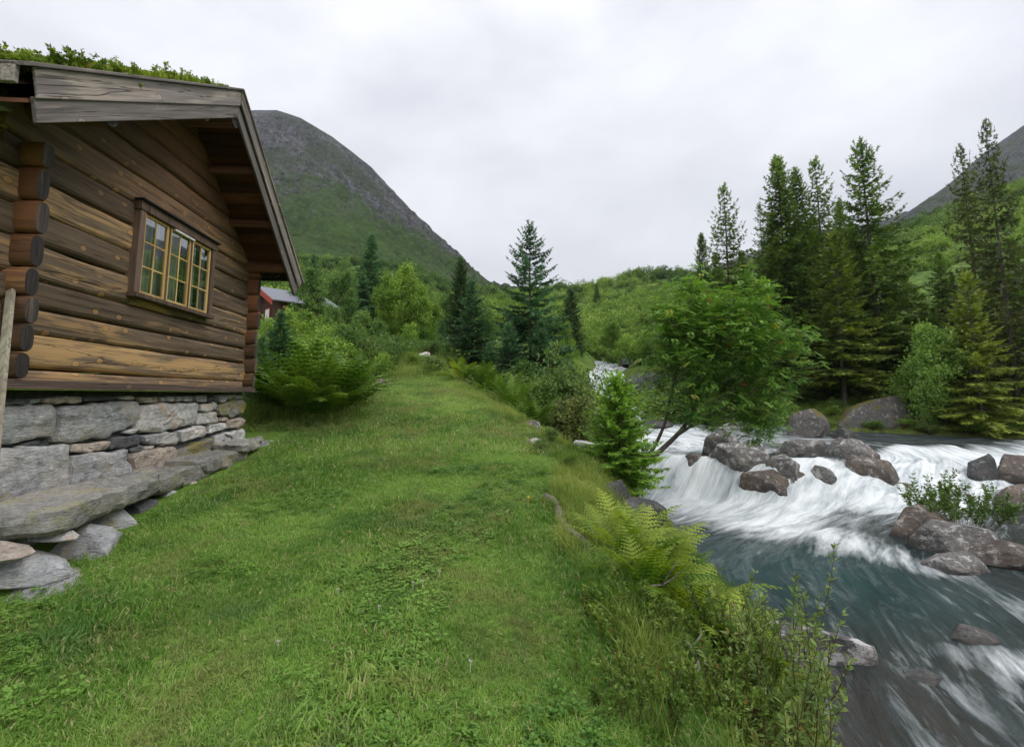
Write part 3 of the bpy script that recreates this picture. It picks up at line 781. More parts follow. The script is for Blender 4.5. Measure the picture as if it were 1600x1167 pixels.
for i in range(len(joints) - 1):
    z0, z1 = joints[i] + G, joints[i + 1] - G
    if i == 0: z0 = 0.06
    # roof trims the gable logs
    def lim(z):
        lo, hi = 0.0, LEN
        if z > deck_z(np.array(0.0)):
            lo = RN[1] + (z - 0.15 - RN[2]) / ((RA[1] - RN[2]) / (RA[0] - RN[1]))
        if z > deck_z(np.array(LEN)):
            hi = RA[0] + (z - 0.15 - RA[1]) / ((RF[2] - RA[1]) / (RF[1] - RA[0]))
        return lo, hi
    lb, hb = lim(z0); lt, ht = lim(z1)
    if ht - lt < 0.05: lt = ht = (lb + hb) / 2
    if hb - lb < 0.1: continue
    near = lb if lb > 0 else -0.20
    near_t = lt if lt > 0 else -0.20
    far = hb if hb < LEN else LEN + 0.18
    far_t = ht if ht < LEN else LEN + 0.18
    if z1 <= WIN[2] + 0.02 or z0 >= WIN[3] - 0.03:
        log_mesh('log', near, far, near_t, far_t, z0, z1, M['log'], i)
    else:
        log_mesh('log', near, WIN[0] + 0.06, near_t, WIN[0] + 0.06, z0, z1, M['log'], i, seg=6)
        log_mesh('log', WIN[1] - 0.06, far, WIN[1] - 0.06, far_t, z0, z1, M['log'], i + 40, seg=6)
        if z0 < WIN[2] + 0.05 < z1:
            log_mesh('log', WIN[0] + 0.064, WIN[1] - 0.064, WIN[0] + 0.064, WIN[1] - 0.064, z0, WIN[2] + 0.06, M['log'], i + 80, seg=6)
# crossing side-wall logs: near corner (visible) and far corner
def side_log(u0, thick, z0, z1, y0, y1, mat, seed, cut=True):
    """a flattened log running into the house along y"""
    h = z1 - z0; n = 16
    ang = np.arange(n) / n * 2 * PI
    ce, se = np.cos(ang), np.sin(ang)
    px = np.sign(ce) * np.abs(ce) ** 0.8 * thick / 2 + u0 + thick / 2
    pz = np.sign(se) * np.abs(se) ** 0.6 * h / 2 + (z0 + z1) / 2
    V = []
    for yy in (y0, y0 + 0.012, y1):
        sc = 0.93 if yy == y0 else 1.0
        for a, b in zip(px, pz):
            V.append(((a - u0 - thick / 2) * sc + u0 + thick / 2, yy, (b - (z0 + z1) / 2) * sc + (z0 + z1) / 2))
    Q = [(r * n + j, r * n + (j + 1) % n, (r + 1) * n + (j + 1) % n, (r + 1) * n + j) for r in range(2) for j in range(n)]
    mb = MB(); mb.add(V, quads=[q[::-1] for q in Q])
    o = cpart(mb, 'side_log', mat, smooth=True)
    if cut:
        mc = MB()
        V2 = [((a - u0 - thick / 2) * 0.93 + u0 + thick / 2, y0 - 0.002, (b - (z0 + z1) / 2) * 0.93 + (z0 + z1) / 2) for a, b in zip(px, pz)]
        V2.append((u0 + thick / 2, y0 - 0.006, (z0 + z1) / 2))
        mc.add(V2, tris=[(n, (j + 1) % n, j) for j in range(n)][::1])
        mc.obj('log_end', M['cut'], o)
    return o
zs = [0.135, 0.345, 0.585, 0.815, 1.055, 1.345, 1.63, 1.90, 2.13]
zs_near = [0.125, 0.335, 0.555, 0.775, 1.01, 1.28, 1.555, 1.835, 2.05]
for i in range(len(zs_near) - 1):
    side_log(-0.055, 0.125, zs_near[i] + 0.003, zs_near[i + 1] - 0.003, -0.155 - 0.012 * ((i * 7) % 3 - 1), 5.5, M['log_end'], i)
    side_log(LEN - 0.16, 0.125, zs[i] + 0.003, zs[i + 1] - 0.003, -0.155 - 0.012 * ((i * 5) % 3 - 1), 5.5, M['log_end'], i + 20)
# back wall closes the house; near-black panel paints the room's darkness behind the window
mb = MB(); box(mb, (-0.05, 5.3, 0.06), (LEN + 0.05, 5.42, 2.0)); cpart(mb, 'back_wall', M['log_end'])
mb = MB(); box(mb, (0.14, 0.75, 0.3), (LEN - 0.16, 0.80, 2.2)); cpart(mb, 'painted_dark_panel', M['dark'])
mb = MB(); box(mb, (-0.2, -0.155, 0.05), (LEN + 0.03, -0.02, 0.066)); box(mb, (-0.2, -0.125, 0.0665), (LEN + 0.03, -0.02, 0.122)); cpart(mb, 'sill_board', M['sill'], bev=0.006)
# roof: deck boards seen from below, purlins, rake boards, turf
YG = -0.62
BACK = 6.2
def slope_board(ua, ub, y0, y1, dz0, dz1, name, mat, **kw):
    mb = MB()
    za, zb = float(deck_z(np.array(ua))), float(deck_z(np.array(ub)))
    v = [(ua, y0, za + dz0), (ub, y0, zb + dz0), (ub, y1, zb + dz0), (ua, y1, za + dz0), (ua, y0, za + dz1), (ub, y0, zb + dz1), (ub, y1, zb + dz1), (ua, y1, za + dz1)]
    mb.add(v, quads=[(0, 3, 2, 1), (4, 5, 6, 7), (0, 1, 5, 4), (1, 2, 6, 5), (2, 3, 7, 6), (3, 0, 4, 7)])
    return cpart(mb, name, mat, **kw)
us = list(np.linspace(RN[0] + 0.02, RA[0], 18))
for a, b in zip(us[:-1], us[1:]): slope_board(a, b - 0.006, YG + 0.03, BACK, 0.0, 0.03, 'roof_board', M['soffit'])
us = list(np.linspace(RA[0], 4.0, 16))
for a, b in zip(us[:-1], us[1:]): slope_board(a + 0.006, b, YG + 0.03, BACK, 0.0, 0.03, 'roof_board', M['soffit'])
def purlin(u, z, r):
    mb = MB(); tube(mb, [(u, YG + 0.045, z), (u, BACK - 0.1, z)], r, 12); cpart(mb, 'purlin', M['purlin'], smooth=True)
    mc = MB(); tube(mc, [(u, YG + 0.030, z), (u, YG + 0.043, z)], r * 0.96, 12); cpart(mc, 'purlin_end', M['cut'])
for u, r in ((0.02, 0.095), (1.36, 0.085), (2.0, 0.11), (2.62, 0.06), (3.27, 0.06), (3.93, 0.10)):
    purlin(u, float(deck_z(np.array(u))) - r - 0.005 - (0.06 if u == 2.0 else 0) + (0.085 if u > 3.9 else 0), r)
def rake(u0t, u0b, u1t, u1b, f0, f1, y0, y1, mat, name):
    """a board along the rake: fractions f0..f1 of the height between lower and upper edge"""
    def P(ut, ub, f):
        zt = float(rake_top(np.array(ut))); zb = float(rake_low(np.array(ub)))
        return ub + (ut - ub) * f, zb + (zt - zb) * f
    a0, a1 = P(u0t, u0b, f0), P(u0t, u0b, f1); b0, b1 = P(u1t, u1b, f0), P(u1t, u1b, f1)
    # local frame along the board so the grain follows it
    L_ = math.hypot(b0[0] - a0[0], b0[1] - a0[1]); ang = math.atan2(b0[1] - a0[1], b0[0] - a0[0])
    ca, sa = math.cos(ang), math.sin(ang)
    def loc(p): return ((p[0] - a0[0]) * ca + (p[1] - a0[1]) * sa, -(p[0] - a0[0]) * sa + (p[1] - a0[1]) * ca)
    pts = [loc(a0), loc(b0), loc(b1), loc(a1)]
    mb = MB()
    v = [(p[0], y0, p[1]) for p in pts] + [(p[0], y1, p[1]) for p in pts]
    mb.add(v, quads=[(0, 1, 2, 3), (7, 6, 5, 4), (0, 4, 5, 1), (1, 5, 6, 2), (2, 6, 7, 3), (3, 7, 4, 0)])
    o = cpart(mb, name, mat, bev=0.006)
    o.location = (a0[0], 0, a0[1]); o.rotation_euler = (0, -ang, 0)
    return o
rake(RN[0], RN[1], RA[0] - 0.004, RA[0] - 0.004, 0.0, 0.46, YG, YG + 0.03, M['barge'], 'barge_board')
rake(RN[0], RN[1], RA[0] - 0.004, RA[0] - 0.004, 0.43, 0.97, YG - 0.022, YG - 0.003, M['barge'], 'barge_board')
rake(RA[0] + 0.004, RA[0] + 0.004, RF[0], RF[1], 0.0, 0.44, YG, YG + 0.03, M['barge'], 'barge_board')
rake(RA[0] + 0.004, RA[0] + 0.004, RF[0], RF[1], 0.50, 0.97, YG - 0.03, YG - 0.003, M['barge'], 'barge_board')
rake(RN[0] - 0.06, RN[0] - 0.06, RA[0] - 0.003, RA[0] - 0.003, 0.975, 1.05, YG - 0.055, YG + 0.16, M['barge'], 'cap_board')
rake(RA[0] + 0.003, RA[0] + 0.003, RF[0] + 0.03, RF[0] + 0.03, 0.975, 1.05, YG - 0.055, YG + 0.16, M['barge'], 'cap_board')
# near eave: fascia, gutter gap, rafter plate; far eave gutter
mb = MB(); box(mb, (-0.80, YG + 0.035, 2.06), (-0.765, BACK, 2.20)); cpart(mb, 'eave_board', M['barge'], bev=0.005)
mb = MB(); box(mb, (-0.62, YG + 0.24, 1.98), (-0.56, BACK, 2.045)); cpart(mb, 'eave_board', M['plank'], bev=0.005)
mb = MB(); box(mb, (4.33, YG + 0.04, 1.955), (4.37, BACK, 1.995)); cpart(mb, 'eave_board', M['black_felt'])
# turf: soil mat on the deck and the plants on it
mb = MB()
nu, ny = 60, 40
for side in (0, 1):
    uu = np.linspace(RN[0] - 0.02, RA[0], nu) if side == 0 else np.linspace(RA[0], RF[0], nu)
    yy = np.linspace(YG + 0.05, BACK, ny)
    Ug, Yg = np.meshgrid(uu, yy)
    Zg = rake_top(Ug) - 0.01 + 0.045 * (0.5 + fbm(Ug * 3, Yg * 3, 70)) * sstep(YG + 0.05, YG + 0.2, Yg)
    Zg = np.where((Yg <= YG + 0.06) | (Yg >= BACK - 0.01), rake_top(Ug) - 0.14, Zg)
    mb.add(np.stack([Ug.ravel(), Yg.ravel(), Zg.ravel()], 1), quads=grid_faces(ny, nu))
cpart(mb, 'turf', M['soil'], smooth=True)

# window: casing boards, sashes, muntins, panes, curtains
win = empty('window', (0, 0, 0)); win.parent = cabin
win['label'] = 'three-leaf small-paned window with ochre sashes'
W0, W1, H0, H1 = WIN
def wpart(lo, hi, name, mat, bev=0.004):
    mb = MB(); box(mb, lo, hi); return cpart(mb, name, mat, win, bev=bev)
Yo = -0.075
wpart((W0, Yo, H0 + 0.05), (W0 + 0.085, 0.10, H1 - 0.10), 'casing', M['casing'])
wpart((W1 - 0.085, Yo, H0 + 0.05), (W1, 0.10, H1 - 0.10), 'casing', M['casing'])
wpart((W0 - 0.015, Yo - 0.012, H1 - 0.098), (W1 + 0.015, 0.10, H1), 'casing', M['casing'])
wpart((W0 - 0.03, Yo - 0.045, H1 + 0.002), (W1 + 0.03, -0.012, H1 + 0.022), 'drip_board', M['black_felt'])
wpart((W0 - 0.01, Yo - 0.035, H0), (W1 + 0.01, 0.10, H0 + 0.048), 'window_sill', M['casing'])
i0, i1, j0, j1 = W0 + 0.087, W1 - 0.087, H0 + 0.05, H1 - 0.10
lw = (i1 - i0) / 3
post = 0.05
for c in range(3):
    a = i0 + c * lw + (0.012 if c else 0.003); b = i0 + (c + 1) * lw - (0.012 if c < 2 else 0.003)
    if c < 2: wpart((b + 0.001, Yo + 0.012, j0), (b + 0.023, 0.05, j1), 'mullion', M['casing'], 0.003)
    s = 0.036
    wpart((a, Yo + 0.02, j0), (a + s, -0.022, j1), 'sash', M['sash']); wpart((b - s, Yo + 0.02, j0), (b, -0.022, j1), 'sash', M['sash'])
    wpart((a + s + 0.001, Yo + 0.022, j1 - s), (b - s - 0.001, -0.024, j1), 'sash', M['sash']); wpart((a + s + 0.001, Yo + 0.022, j0), (b - s - 0.001, -0.024, j0 + s), 'sash', M['sash'])
    pa, pb, pz0, pz1 = a + s, b - s, j0 + s, j1 - s
    mid = (pa + pb) / 2
    wpart((mid - 0.009, Yo + 0.028, pz0), (mid + 0.009, -0.030, pz1), 'muntin', M['sash'], 0.002)
    hz = (pz1 - pz0) / 3
    for r in (1, 2):
        z = pz0 + r * hz
        wpart((pa, Yo + 0.030, z - 0.009), (mid - 0.0095, -0.031, z + 0.009), 'muntin', M['sash'], 0.002)
        wpart((mid + 0.0095, Yo + 0.030, z - 0.009), (pb, -0.031, z + 0.009), 'muntin', M['sash'], 0.002)
    for r in range(3):
        for (x0, x1) in ((pa, mid - 0.009), (mid + 0.009, pb)):
            z0 = pz0 + r * hz + (0.009 if r else 0); z1 = pz0 + (r + 1) * hz - (0.009 if r < 2 else 0)
            mb = MB(); t = 0.002 * RNG.uniform(-1, 1); t2 = 0.002 * RNG.uniform(-1, 1)
            mb.add([(x0, -0.039 + t, z0), (x1, -0.039 + t2, z0), (x1, -0.039 - t, z1), (x0, -0.039 - t2, z1)], quads=[(0, 1, 2, 3)])
            cpart(mb, 'pane', M['glass'], win)
wpart((i0 + lw + 0.06, Yo - 0.01, j1 - 0.028), (i0 + 2 * lw + 0.01, Yo + 0.018, j1 - 0.006), 'window_vent', M['white_metal'], 0.002)
for (a, b) in ((i0 - 0.05, i0 + lw * 0.62), (i0 + lw * 0.66, i0 + lw * 1.75), (i0 + lw * 1.95, i0 + lw * 2.45), (i0 + lw * 2.75, i1 + 0.05)):
    xs = np.linspace(a, b, 40)
    yw = 0.020 + 0.014 * np.sin(xs * 95) + 0.008 * np.sin(xs * 37 + 1)
    mb = MB()
    v = [(x, y, z) for z in (j0 - 0.02, j1 + 0.02) for x, y in zip(xs, yw)]
    mb.add(v, quads=[(i, i + 1, 41 + i, 40 + i) for i in range(39)])
    cpart(mb, 'curtain', M['curtain'], win, smooth=True)

# stone foundation: every stone its own, its outline taken from the wall
found = empty('foundation', (0, 0, 0)); found.parent = cabin
mb = MB(); box(mb, (0.02, 0.05, -1.75), (LEN - 0.02, 0.35, 0.045)); box(mb, (0.02, 0.351, -1.75), (0.3, 5.4, 0.045)); box(mb, (LEN - 0.3, 0.351, -1.75), (LEN - 0.02, 5.4, 0.045))
mb.obj('rubble_core', M['stone_dark'], found)
def stone_from_poly(name, poly, depth, mat, parent, bulge=0.03, seed=0, y_face=0.0, res=0.055, rough=1.0):
    """poly: (u, z) outline on the wall face; a rounded, knobbly block reaching depth into the wall"""
    poly = np.array(poly, float)
    c = poly.mean(0)
    # resample outline
    pts = []
    n = len(poly)
    per = np.linalg.norm(np.roll(poly, -1, 0) - poly, axis=1)
    for i in range(n):
        m = max(1, int(per[i] / res))
        for j in range(m): pts.append(poly[i] + (poly[(i + 1) % n] - poly[i]) * j / m)
    pts = np.array(pts)
    # soften corners and make the outline uneven
    for _ in range(1): pts = 0.7 * pts + 0.15 * (np.roll(pts, 1, 0) + np.roll(pts, -1, 0))
    size = math.sqrt(max(np.ptp(poly[:, 0]) * np.ptp(poly[:, 1]), 1e-4))
    jit = fbm(pts[:, 0] * 14 + seed, pts[:, 1] * 14, 5, 3) * min(0.045, size * 0.16) * rough
    dirs = pts - c; dirs /= np.linalg.norm(dirs, axis=1)[:, None] + 1e-9
    pts = pts + dirs * jit[:, None]
    rings = [(1.0, depth), (1.0, 0.025), (0.992, 0.004), (0.96, -bulge * 0.55), (0.86, -bulge * 0.8), (0.72, -bulge), (0.55, -bulge), (0.36, -bulge), (0.17, -bulge)]
    V, N = [], len(pts)
    for sc, yy in rings:
        for p in pts:
            q = c + (p - c) * sc
            nn = float(fbm(np.array([q[0] * 7 + seed * 2.3]), np.array([q[1] * 11]), 15, 4)[0])
            V.append((q[0], y_face + yy + (nn * 0.042 * rough if sc < 0.97 else nn * 0.012), q[1]))
    V.append((c[0], y_face - bulge, c[1]))
    Q = [(r * N + j, (r + 1) * N + j, (r + 1) * N + (j + 1) % N, r * N + (j + 1) % N) for r in range(len(rings) - 1) for j in range(N)]
    Tt = [((len(rings) - 1) * N + j, len(V) - 1, (len(rings) - 1) * N + (j + 1) % N) for j in range(N)]
    area = np.sum(poly[:, 0] * np.roll(poly[:, 1], -1) - np.roll(poly[:, 0], -1) * poly[:, 1])
    if area > 0:
        Q = [q[::-1] for q in Q]; Tt = [t[::-1] for t in Tt]
    V = np.array(V); o = np.array([c[0], y_face, c[1]])
    mb = MB(); mb.add(V - o, tris=Tt, quads=Q)
    ob = mb.obj(name, mat, parent, True)
    ob.data.set_sharp_from_angle(angle=R(26))
    ob.location = o
    return ob
A_ = lambda x, y: (x / 4.025, 610 + y / 4.025)
B_ = lambda x, y: (200 + x / 6.483, 600 + y / 6.483)
stones = [
 ('stone', A_, [(-90, 100), (330, 85), (345, 115), (330, 250), (318, 292), (150, 325), (-90, 365)]),
 ('stone_dark', A_, [(-90, 48), (165, 52), (150, 84), (-90, 97)]), ('stone', A_, [(178, 48), (252, 50), (250, 78), (165, 86)]),
 ('stone_pink', A_, [(255, 50), (492, 35), (500, 75), (470, 82), (350, 86), (258, 80)]),
 ('stone_dark', A_, [(506, 38), (738, 36), (745, 58), (600, 66), (512, 72)]), ('stone_pale', A_, [(744, 38), (835, 36), (840, 60), (752, 60)]),
 ('stone', A_, [(354, 100), (520, 90), (640, 68), (862, 64), (880, 95), (860, 190), (800, 236), (640, 298), (430, 332), (337, 328), (346, 200)]),
 ('stone_dark', A_, [(115, 337), (255, 312), (266, 338), (130, 356)]), ('stone', A_, [(-90, 374), (260, 345), (414, 342), (428, 400), (420, 575), (400, 690), (-90, 770)]),
 ('stone_pink', A_, [(427, 338), (668, 317), (677, 345), (650, 375), (480, 393), (430, 385)]), ('stone_dark', A_, [(684, 302), (868, 270), (878, 320), (850, 350), (672, 373)]),
 ('stone_pale', A_, [(775, 266), (846, 235), (848, 264), (785, 278)]), ('stone', A_, [(432, 412), (560, 390), (790, 367), (798, 440), (822, 490), (790, 600), (432, 650)]),
 ('stone_dark', A_, [(802, 360), (888, 338), (893, 378), (812, 392)]),
 ('stone_pink', B_, [(95, 134), (270, 122), (305, 182), (150, 200)]), ('stone', B_, [(296, 134), (366, 122), (374, 172), (312, 180)]), ('stone_pale', B_, [(380, 124), (466, 122), (468, 178), (386, 182)]),
 ('stone_pale', B_, [(474, 122), (538, 122), (536, 174), (478, 178)]), ('stone', B_, [(545, 122), (662, 120), (652, 174), (545, 180)]), ('stone', B_, [(670, 118), (804, 112), (802, 182), (690, 184)]),
 ('stone_dark', B_, [(812, 130), (882, 126), (886, 176), (818, 182)]), ('stone', B_, [(888, 114), (1072, 108), (1066, 150), (980, 160), (940, 192), (895, 170)]), ('stone', B_, [(1076, 106), (1168, 106), (1168, 146), (1076, 152)]),
 ('stone_pale', B_, [(118, 222), (290, 192), (480, 197), (690, 184), (710, 210), (700, 330), (682, 408), (500, 438), (330, 470), (150, 500), (70, 470), (108, 370), (103, 290)]),
 ('stone_pale', B_, [(720, 202), (838, 194), (842, 272), (780, 282), (722, 282)]), ('stone', B_, [(846, 182), (890, 180), (908, 235), (848, 270)]),
 ('stone', B_, [(704, 292), (890, 275), (897, 395), (800, 405), (692, 412)]), ('stone_lichen', B_, [(908, 200), (1040, 166), (1162, 154), (1184, 210), (1164, 300), (1040, 342), (910, 315), (902, 260)]),
 ('stone_pink', B_, [(904, 338), (1005, 332), (1012, 365), (905, 380)]), ('stone_pink', B_, [(988, 390), (1040, 352), (1160, 336), (1180, 360), (1164, 410), (1110, 442), (988, 450)]),
 ('stone_pale', B_, [(810, 412), (980, 388), (984, 450), (870, 490), (808, 502)]), ('stone_pale', B_, [(500, 474), (690, 428), (796, 425), (796, 502), (690, 546), (520, 595)]),
 ('stone', B_, [(128, 522), (300, 496), (482, 485), (512, 560), (480, 612), (300, 624), (128, 592)]), ('stone_pale', B_, [(146, 632), (255, 614), (262, 650), (150, 672)]),
 ('stone_pink', B_, [(15, 702), (250, 652), (472, 632), (492, 690), (470, 800), (380, 880), (200, 930), (40, 960)]), ('stone_lichen', B_, [(496, 672), (700, 592), (842, 540), (874, 600), (880, 660), (720, 800), (520, 830), (486, 760)]),
 ('stone_pale', B_, [(860, 522), (960, 500), (1040, 560), (1022, 640), (900, 690), (872, 600)]), ('stone_pale', B_, [(970, 500), (1166, 452), (1166, 640), (1050, 660), (1038, 552)]),
]
for i, (mt, fn, pl) in enumerate(stones):
    q = [cab_px(*fn(*p)) for p in pl]
    q = [(u, min(z, 0.04)) for u, z in q]
    sz = math.sqrt(np.ptp([a for a, b in q]) * np.ptp([b for a, b in q]))
    stone_from_poly('stone', q, 0.2, M[mt], found, min(0.05, 0.02 + sz * 0.04), i * 3.3)
# courses that the bench slabs hide, and the near side wall's base
for i, (u0, u1, z0, z1) in enumerate([(-0.1, 0.9, -1.25, -0.92), (0.92, 1.7, -1.2, -0.88), (1.72, 2.6, -1.15, -0.82), (2.62, 3.4, -1.05, -0.76), (3.42, 4.08, -1.0, -0.72)]):
    stone_from_poly('stone', [(u0, z0), (u1, z0), (u1, z1), (u0, z1)], 0.2, M['stone'], found, 0.03, 200 + i)
# leaning plank at the near corner
pl = empty('leaning_plank', (0, 0, 0))
a = on_y(2, 600, 3.30); b = on_y(17, 454, 3.62)
pl.location = a
tag(pl, 'narrow pale grey plank leaning upright against the cabin corner logs', 'plank')
mb = MB(); vv = (b - a); Lp = np.linalg.norm(vv)
vz = vv / Lp; vx = np.cross([0, 1.0, 0], vz); vx /= np.linalg.norm(vx); vy = np.cross(vz, vx)
def Mx(v): return v[:, :1] * vx + v[:, 1:2] * vy + v[:, 2:3] * vz
box(mb, (-0.026, -0.014, -1.0), (0.026, 0.014, Lp), Mx)
mb.obj('board', M['plank'], pl)

# bench slabs along the foundation, with the small stones they rest on
def blob_stone(name, loc, size, mat, seed, sub=4, flat=0.0, cuts=5, rotz=0.0, amp=0.16, tilt=(0, 0)):
    """a broken, faceted stone: sphere, planar cuts, then knobbly noise"""
    import bmesh
    bm = bmesh.new(); bmesh.ops.create_icosphere(bm, subdivisions=sub, radius=1.0)
    V = np.array([v.co[:] for v in bm.verts]); F = np.array([[v.index for v in f.verts] for f in bm.faces]); bm.free()
    rg = np.random.default_rng(seed)
    V = V * (1 + amp * vnoise3(V * 1.3 + seed * 3.1, seed) * 1.5)[:, None]
    for _ in range(cuts * 2 + 3):
        nrm = rg.normal(size=3); nrm[2] = abs(nrm[2]) * 0.8; nrm /= np.linalg.norm(nrm)
        dd = rg.uniform(0.42, 0.80)
        ex = V @ nrm - dd
        V = V - np.clip(ex, 0, None)[:, None] * nrm * 0.97
    lay = np.array([0.25, 0.2, 1.0]) * 9
    V = V * (1 + amp * 0.40 * vnoise3(V * 4.3 + seed, seed + 1) + amp * 0.30 * vnoise3(V * lay + seed, seed + 4) + amp * 0.22 * vnoise3(V * 13, seed + 2))[:, None]
    V = V / np.abs(V).max(0)
    V = V * (np.array(size) / 2)
    mb = MB(); mb.add(V, tris=F)
    o = mb.obj(name, mat, None, True)
    o.data.set_sharp_from_angle(angle=R(24))
    o.location = loc; o.rotation_euler = (tilt[0], tilt[1], rotz)
    return o
def slab(name, top, thick, mat, label, seed, res=0.07):
    """top: outline [(u, y, z)] in cabin space, seen from above"""
    top = np.array(top, float)
    P = []
    n = len(top)
    for i in range(n):
        a, b = top[i], top[(i + 1) % n]; m = max(1, int(np.linalg.norm(b - a) / res))
        for j in range(m): P.append(a + (b - a) * j / m)
    P = np.array(P); P = 0.5 * P + 0.25 * (np.roll(P, 1, 0) + np.roll(P, -1, 0))
    c = P.mean(0); N = len(P); V = []
    for sc, dz in ((0.3, -thick * 1.02), (0.8, -thick), (0.95, -thick * 0.9), (1.0, -thick * 0.7), (1.0, -thick * 0.35), (0.985, -0.012), (0.94, 0.0), (0.7, 0.006), (0.35, 0.008)):
        for p in P:
            q = c + (p - c) * sc
            nn = fbm(np.array([q[0] * 9 + seed]), np.array([(q[1] + dz) * 13]), 25, 4)[0]
            n2 = fbm(np.array([p[0] * 6 + dz * 11 + seed]), np.array([p[1] * 6 - dz * 9]), 27, 4)[0]
            out = (p - c); out = out / (np.linalg.norm(out) + 1e-9)
            V.append(q + np.array([0, 0, dz + nn * 0.03]) + out * (n2 * 0.085 if sc > 0.9 else 0))
    k0 = len(V); V.append(c + [0, 0, -thick]); V.append(c + [0, 0, 0.01])
    rr = 9
    Q = [(r * N + j, r * N + (j + 1) % N, (r + 1) * N + (j + 1) % N, (r + 1) * N + j) for r in range(rr - 1) for j in range(N)]
    Tt = [(k0, (j + 1) % N, j) for j in range(N)] + [((rr - 1) * N + j, (rr - 1) * N + (j + 1) % N, k0 + 1) for j in range(N)]
    V = np.array(V)
    area = np.sum(P[:, 0] * np.roll(P[:, 1], -1) - np.roll(P[:, 0], -1) * P[:, 1])
    if area < 0:
        Q = [q[::-1] for q in Q]; Tt = [t[::-1] for t in Tt]
    org = c.copy()
    mb = MB(); mb.add(V - org, tris=Tt, quads=Q)
    o = mb.obj(name, mat, None, True)
    o.data.set_sharp_from_angle(angle=R(28))
    wpos = P0 + org[0] * _d + org[1] * (-_n) + np.array([0, 0, org[2]])
    o.location = wpos; o.rotation_euler = (0, 0, R(90) + CAB_AZ)
    return tag(o, label, 'stone slab', 'stone slabs forming a low bench along the cabin')
def tp(px, py, z):
    p = on_z(px, py, z); return (p @ _d - 4.0, WALL - p @ _n, z)
slab('stone_slab', [tp(2, 806, -0.80), tp(107, 793, -0.80), tp(174, 769, -0.80), tp(251, 743, -0.80), (1.9, -0.02, -0.80), (0.9, -0.01, -0.80), (-0.1, -0.03, -0.80)], 0.19, M['slab'], 'longest lichened stone slab at the near end of the bench below the cabin', 3)
slab('stone_slab', [(1.30, -0.47, -0.845), tp(286, 735, -0.84), tp(332, 724, -0.835), (2.22, -0.25, -0.83), (2.15, -0.02, -0.83), (1.3, -0.02, -0.845)], 0.19, M['slab'], 'second bench slab from the near end with a broken corner', 9)
slab('stone_slab', [tp(326, 719, -0.775), tp(370, 706, -0.765), tp(387, 702, -0.76), (3.30, -0.4, -0.75), (3.2, -0.02, -0.74), (2.0, -0.02, -0.76)], 0.18, M['slab'], 'yellow lichen bench slab between the broken slab and the far slab', 14)
slab('stone_slab', [tp(378, 696, -0.675), tp(388, 695, -0.675), tp(412, 685, -0.68), tp(411, 680, -0.68), (4.1, -0.25, -0.67), (3.1, -0.02, -0.67)], 0.13, M['slab'], 'farthest bench slab passing the cabin corner', 21)
def px_stone(name, cx, cy, w, h, z, mat, label, group, seed, depth=None, cat='stone', **kw):
    p = on_z(cx, cy, z)
    dep = p[1] * _c + p[2] * _s
    W_, H_ = w / FPX * dep, h / FPX * dep
    o = blob_stone(name, p, (W_, depth or W_ * 0.8, H_), mat, seed, rotz=random.uniform(-0.4, 0.4) if 'rotz' not in kw else kw.pop('rotz'), **kw)
    return tag(o, label, cat, group)
gs = 'loose stones stacked under the bench slabs'
def under_stone(u0, u1, y0, y1, z0, z1, mat, label, seed):
    """a stone filling the gap below the slabs: cabin space u0..u1 along the wall, y0 (outer) .. y1, z0..z1"""
    c = P0 + (u0 + u1) / 2 * _d - (y0 + y1) / 2 * _n + np.array([0, 0, (z0 + z1) / 2])
    o = blob_stone('loose_stone', c, (u1 - u0, y1 - y0, z1 - z0), mat, seed, rotz=R(90) + CAB_AZ, cuts=7, amp=0.13)
    tag(o, label, 'stone', gs)
S_, SD, SP_ = M['stone'], M['stone_dark'], M['stone_pale']
under_stone(-0.05, 0.48, -0.90, -0.30, -1.34, -0.97, S_, 'pale wedge-shaped stone under the near bench slab, beside the lawn', 31)
under_stone(-0.45, -0.02, -0.85, -0.20, -1.32, -1.04, S_, 'rounded grey-green stone under the near slab end, above the flat ground stone', 32)
under_stone(-0.55, 0.30, -1.00, -0.30, -1.42, -1.22, S_, 'flat grey stone lying in the grass at the bottom of the stack', 33)
under_stone(-0.20, 0.00, -0.78, -0.40, -1.06, -0.96, SP_, 'small pale stone wedged under the near bench slab', 34)
under_stone(-0.60, -0.22, -0.74, -0.20, -1.10, -0.93, M['stone_pink'], 'thin tan stone poking out under the near slab end', 35)
under_stone(0.50, 0.98, -0.62, -0.20, -1.28, -0.96, S_, 'grey stone in shade under the middle of the longest slab', 36)
under_stone(1.00, 1.42, -0.52, -0.15, -1.24, -0.97, SD, 'stone under the joint of the longest slab and the broken slab', 37)
under_stone(1.45, 1.78, -0.50, -0.15, -1.2, -0.97, S_, 'dark gap-filling stone under the outer edge of the broken slab', 44)
under_stone(1.80, 2.10, -0.50, -0.15, -1.15, -0.96, M['stone_pink'], 'small brownish stone under the broken slab', 38)
under_stone(2.12, 2.60, -0.54, -0.15, -1.15, -0.93, S_, 'grey stone under the yellow lichen slab', 39)
under_stone(2.62, 2.98, -0.54, -0.15, -1.1, -0.92, SD, 'dark squarish stone under the far half of the yellow lichen slab', 45)
under_stone(3.05, 3.38, -0.56, -0.15, -1.08, -0.86, SP_, 'pale block standing under the farthest slab', 40)
under_stone(3.42, 3.85, -0.52, -0.15, -1.05, -0.84, S_, 'low grey stone in the grass below the farthest slab', 43)
px_stone('loose_stone', 412, 694, 22, 14, -0.76, M['stone'], 'small flat stone just past the farthest slab', gs, 41)
px_stone('loose_stone', 424, 690, 20, 9, -0.75, M['stone'], 'last thin sliver of stone at the far end of the bench', gs, 42)

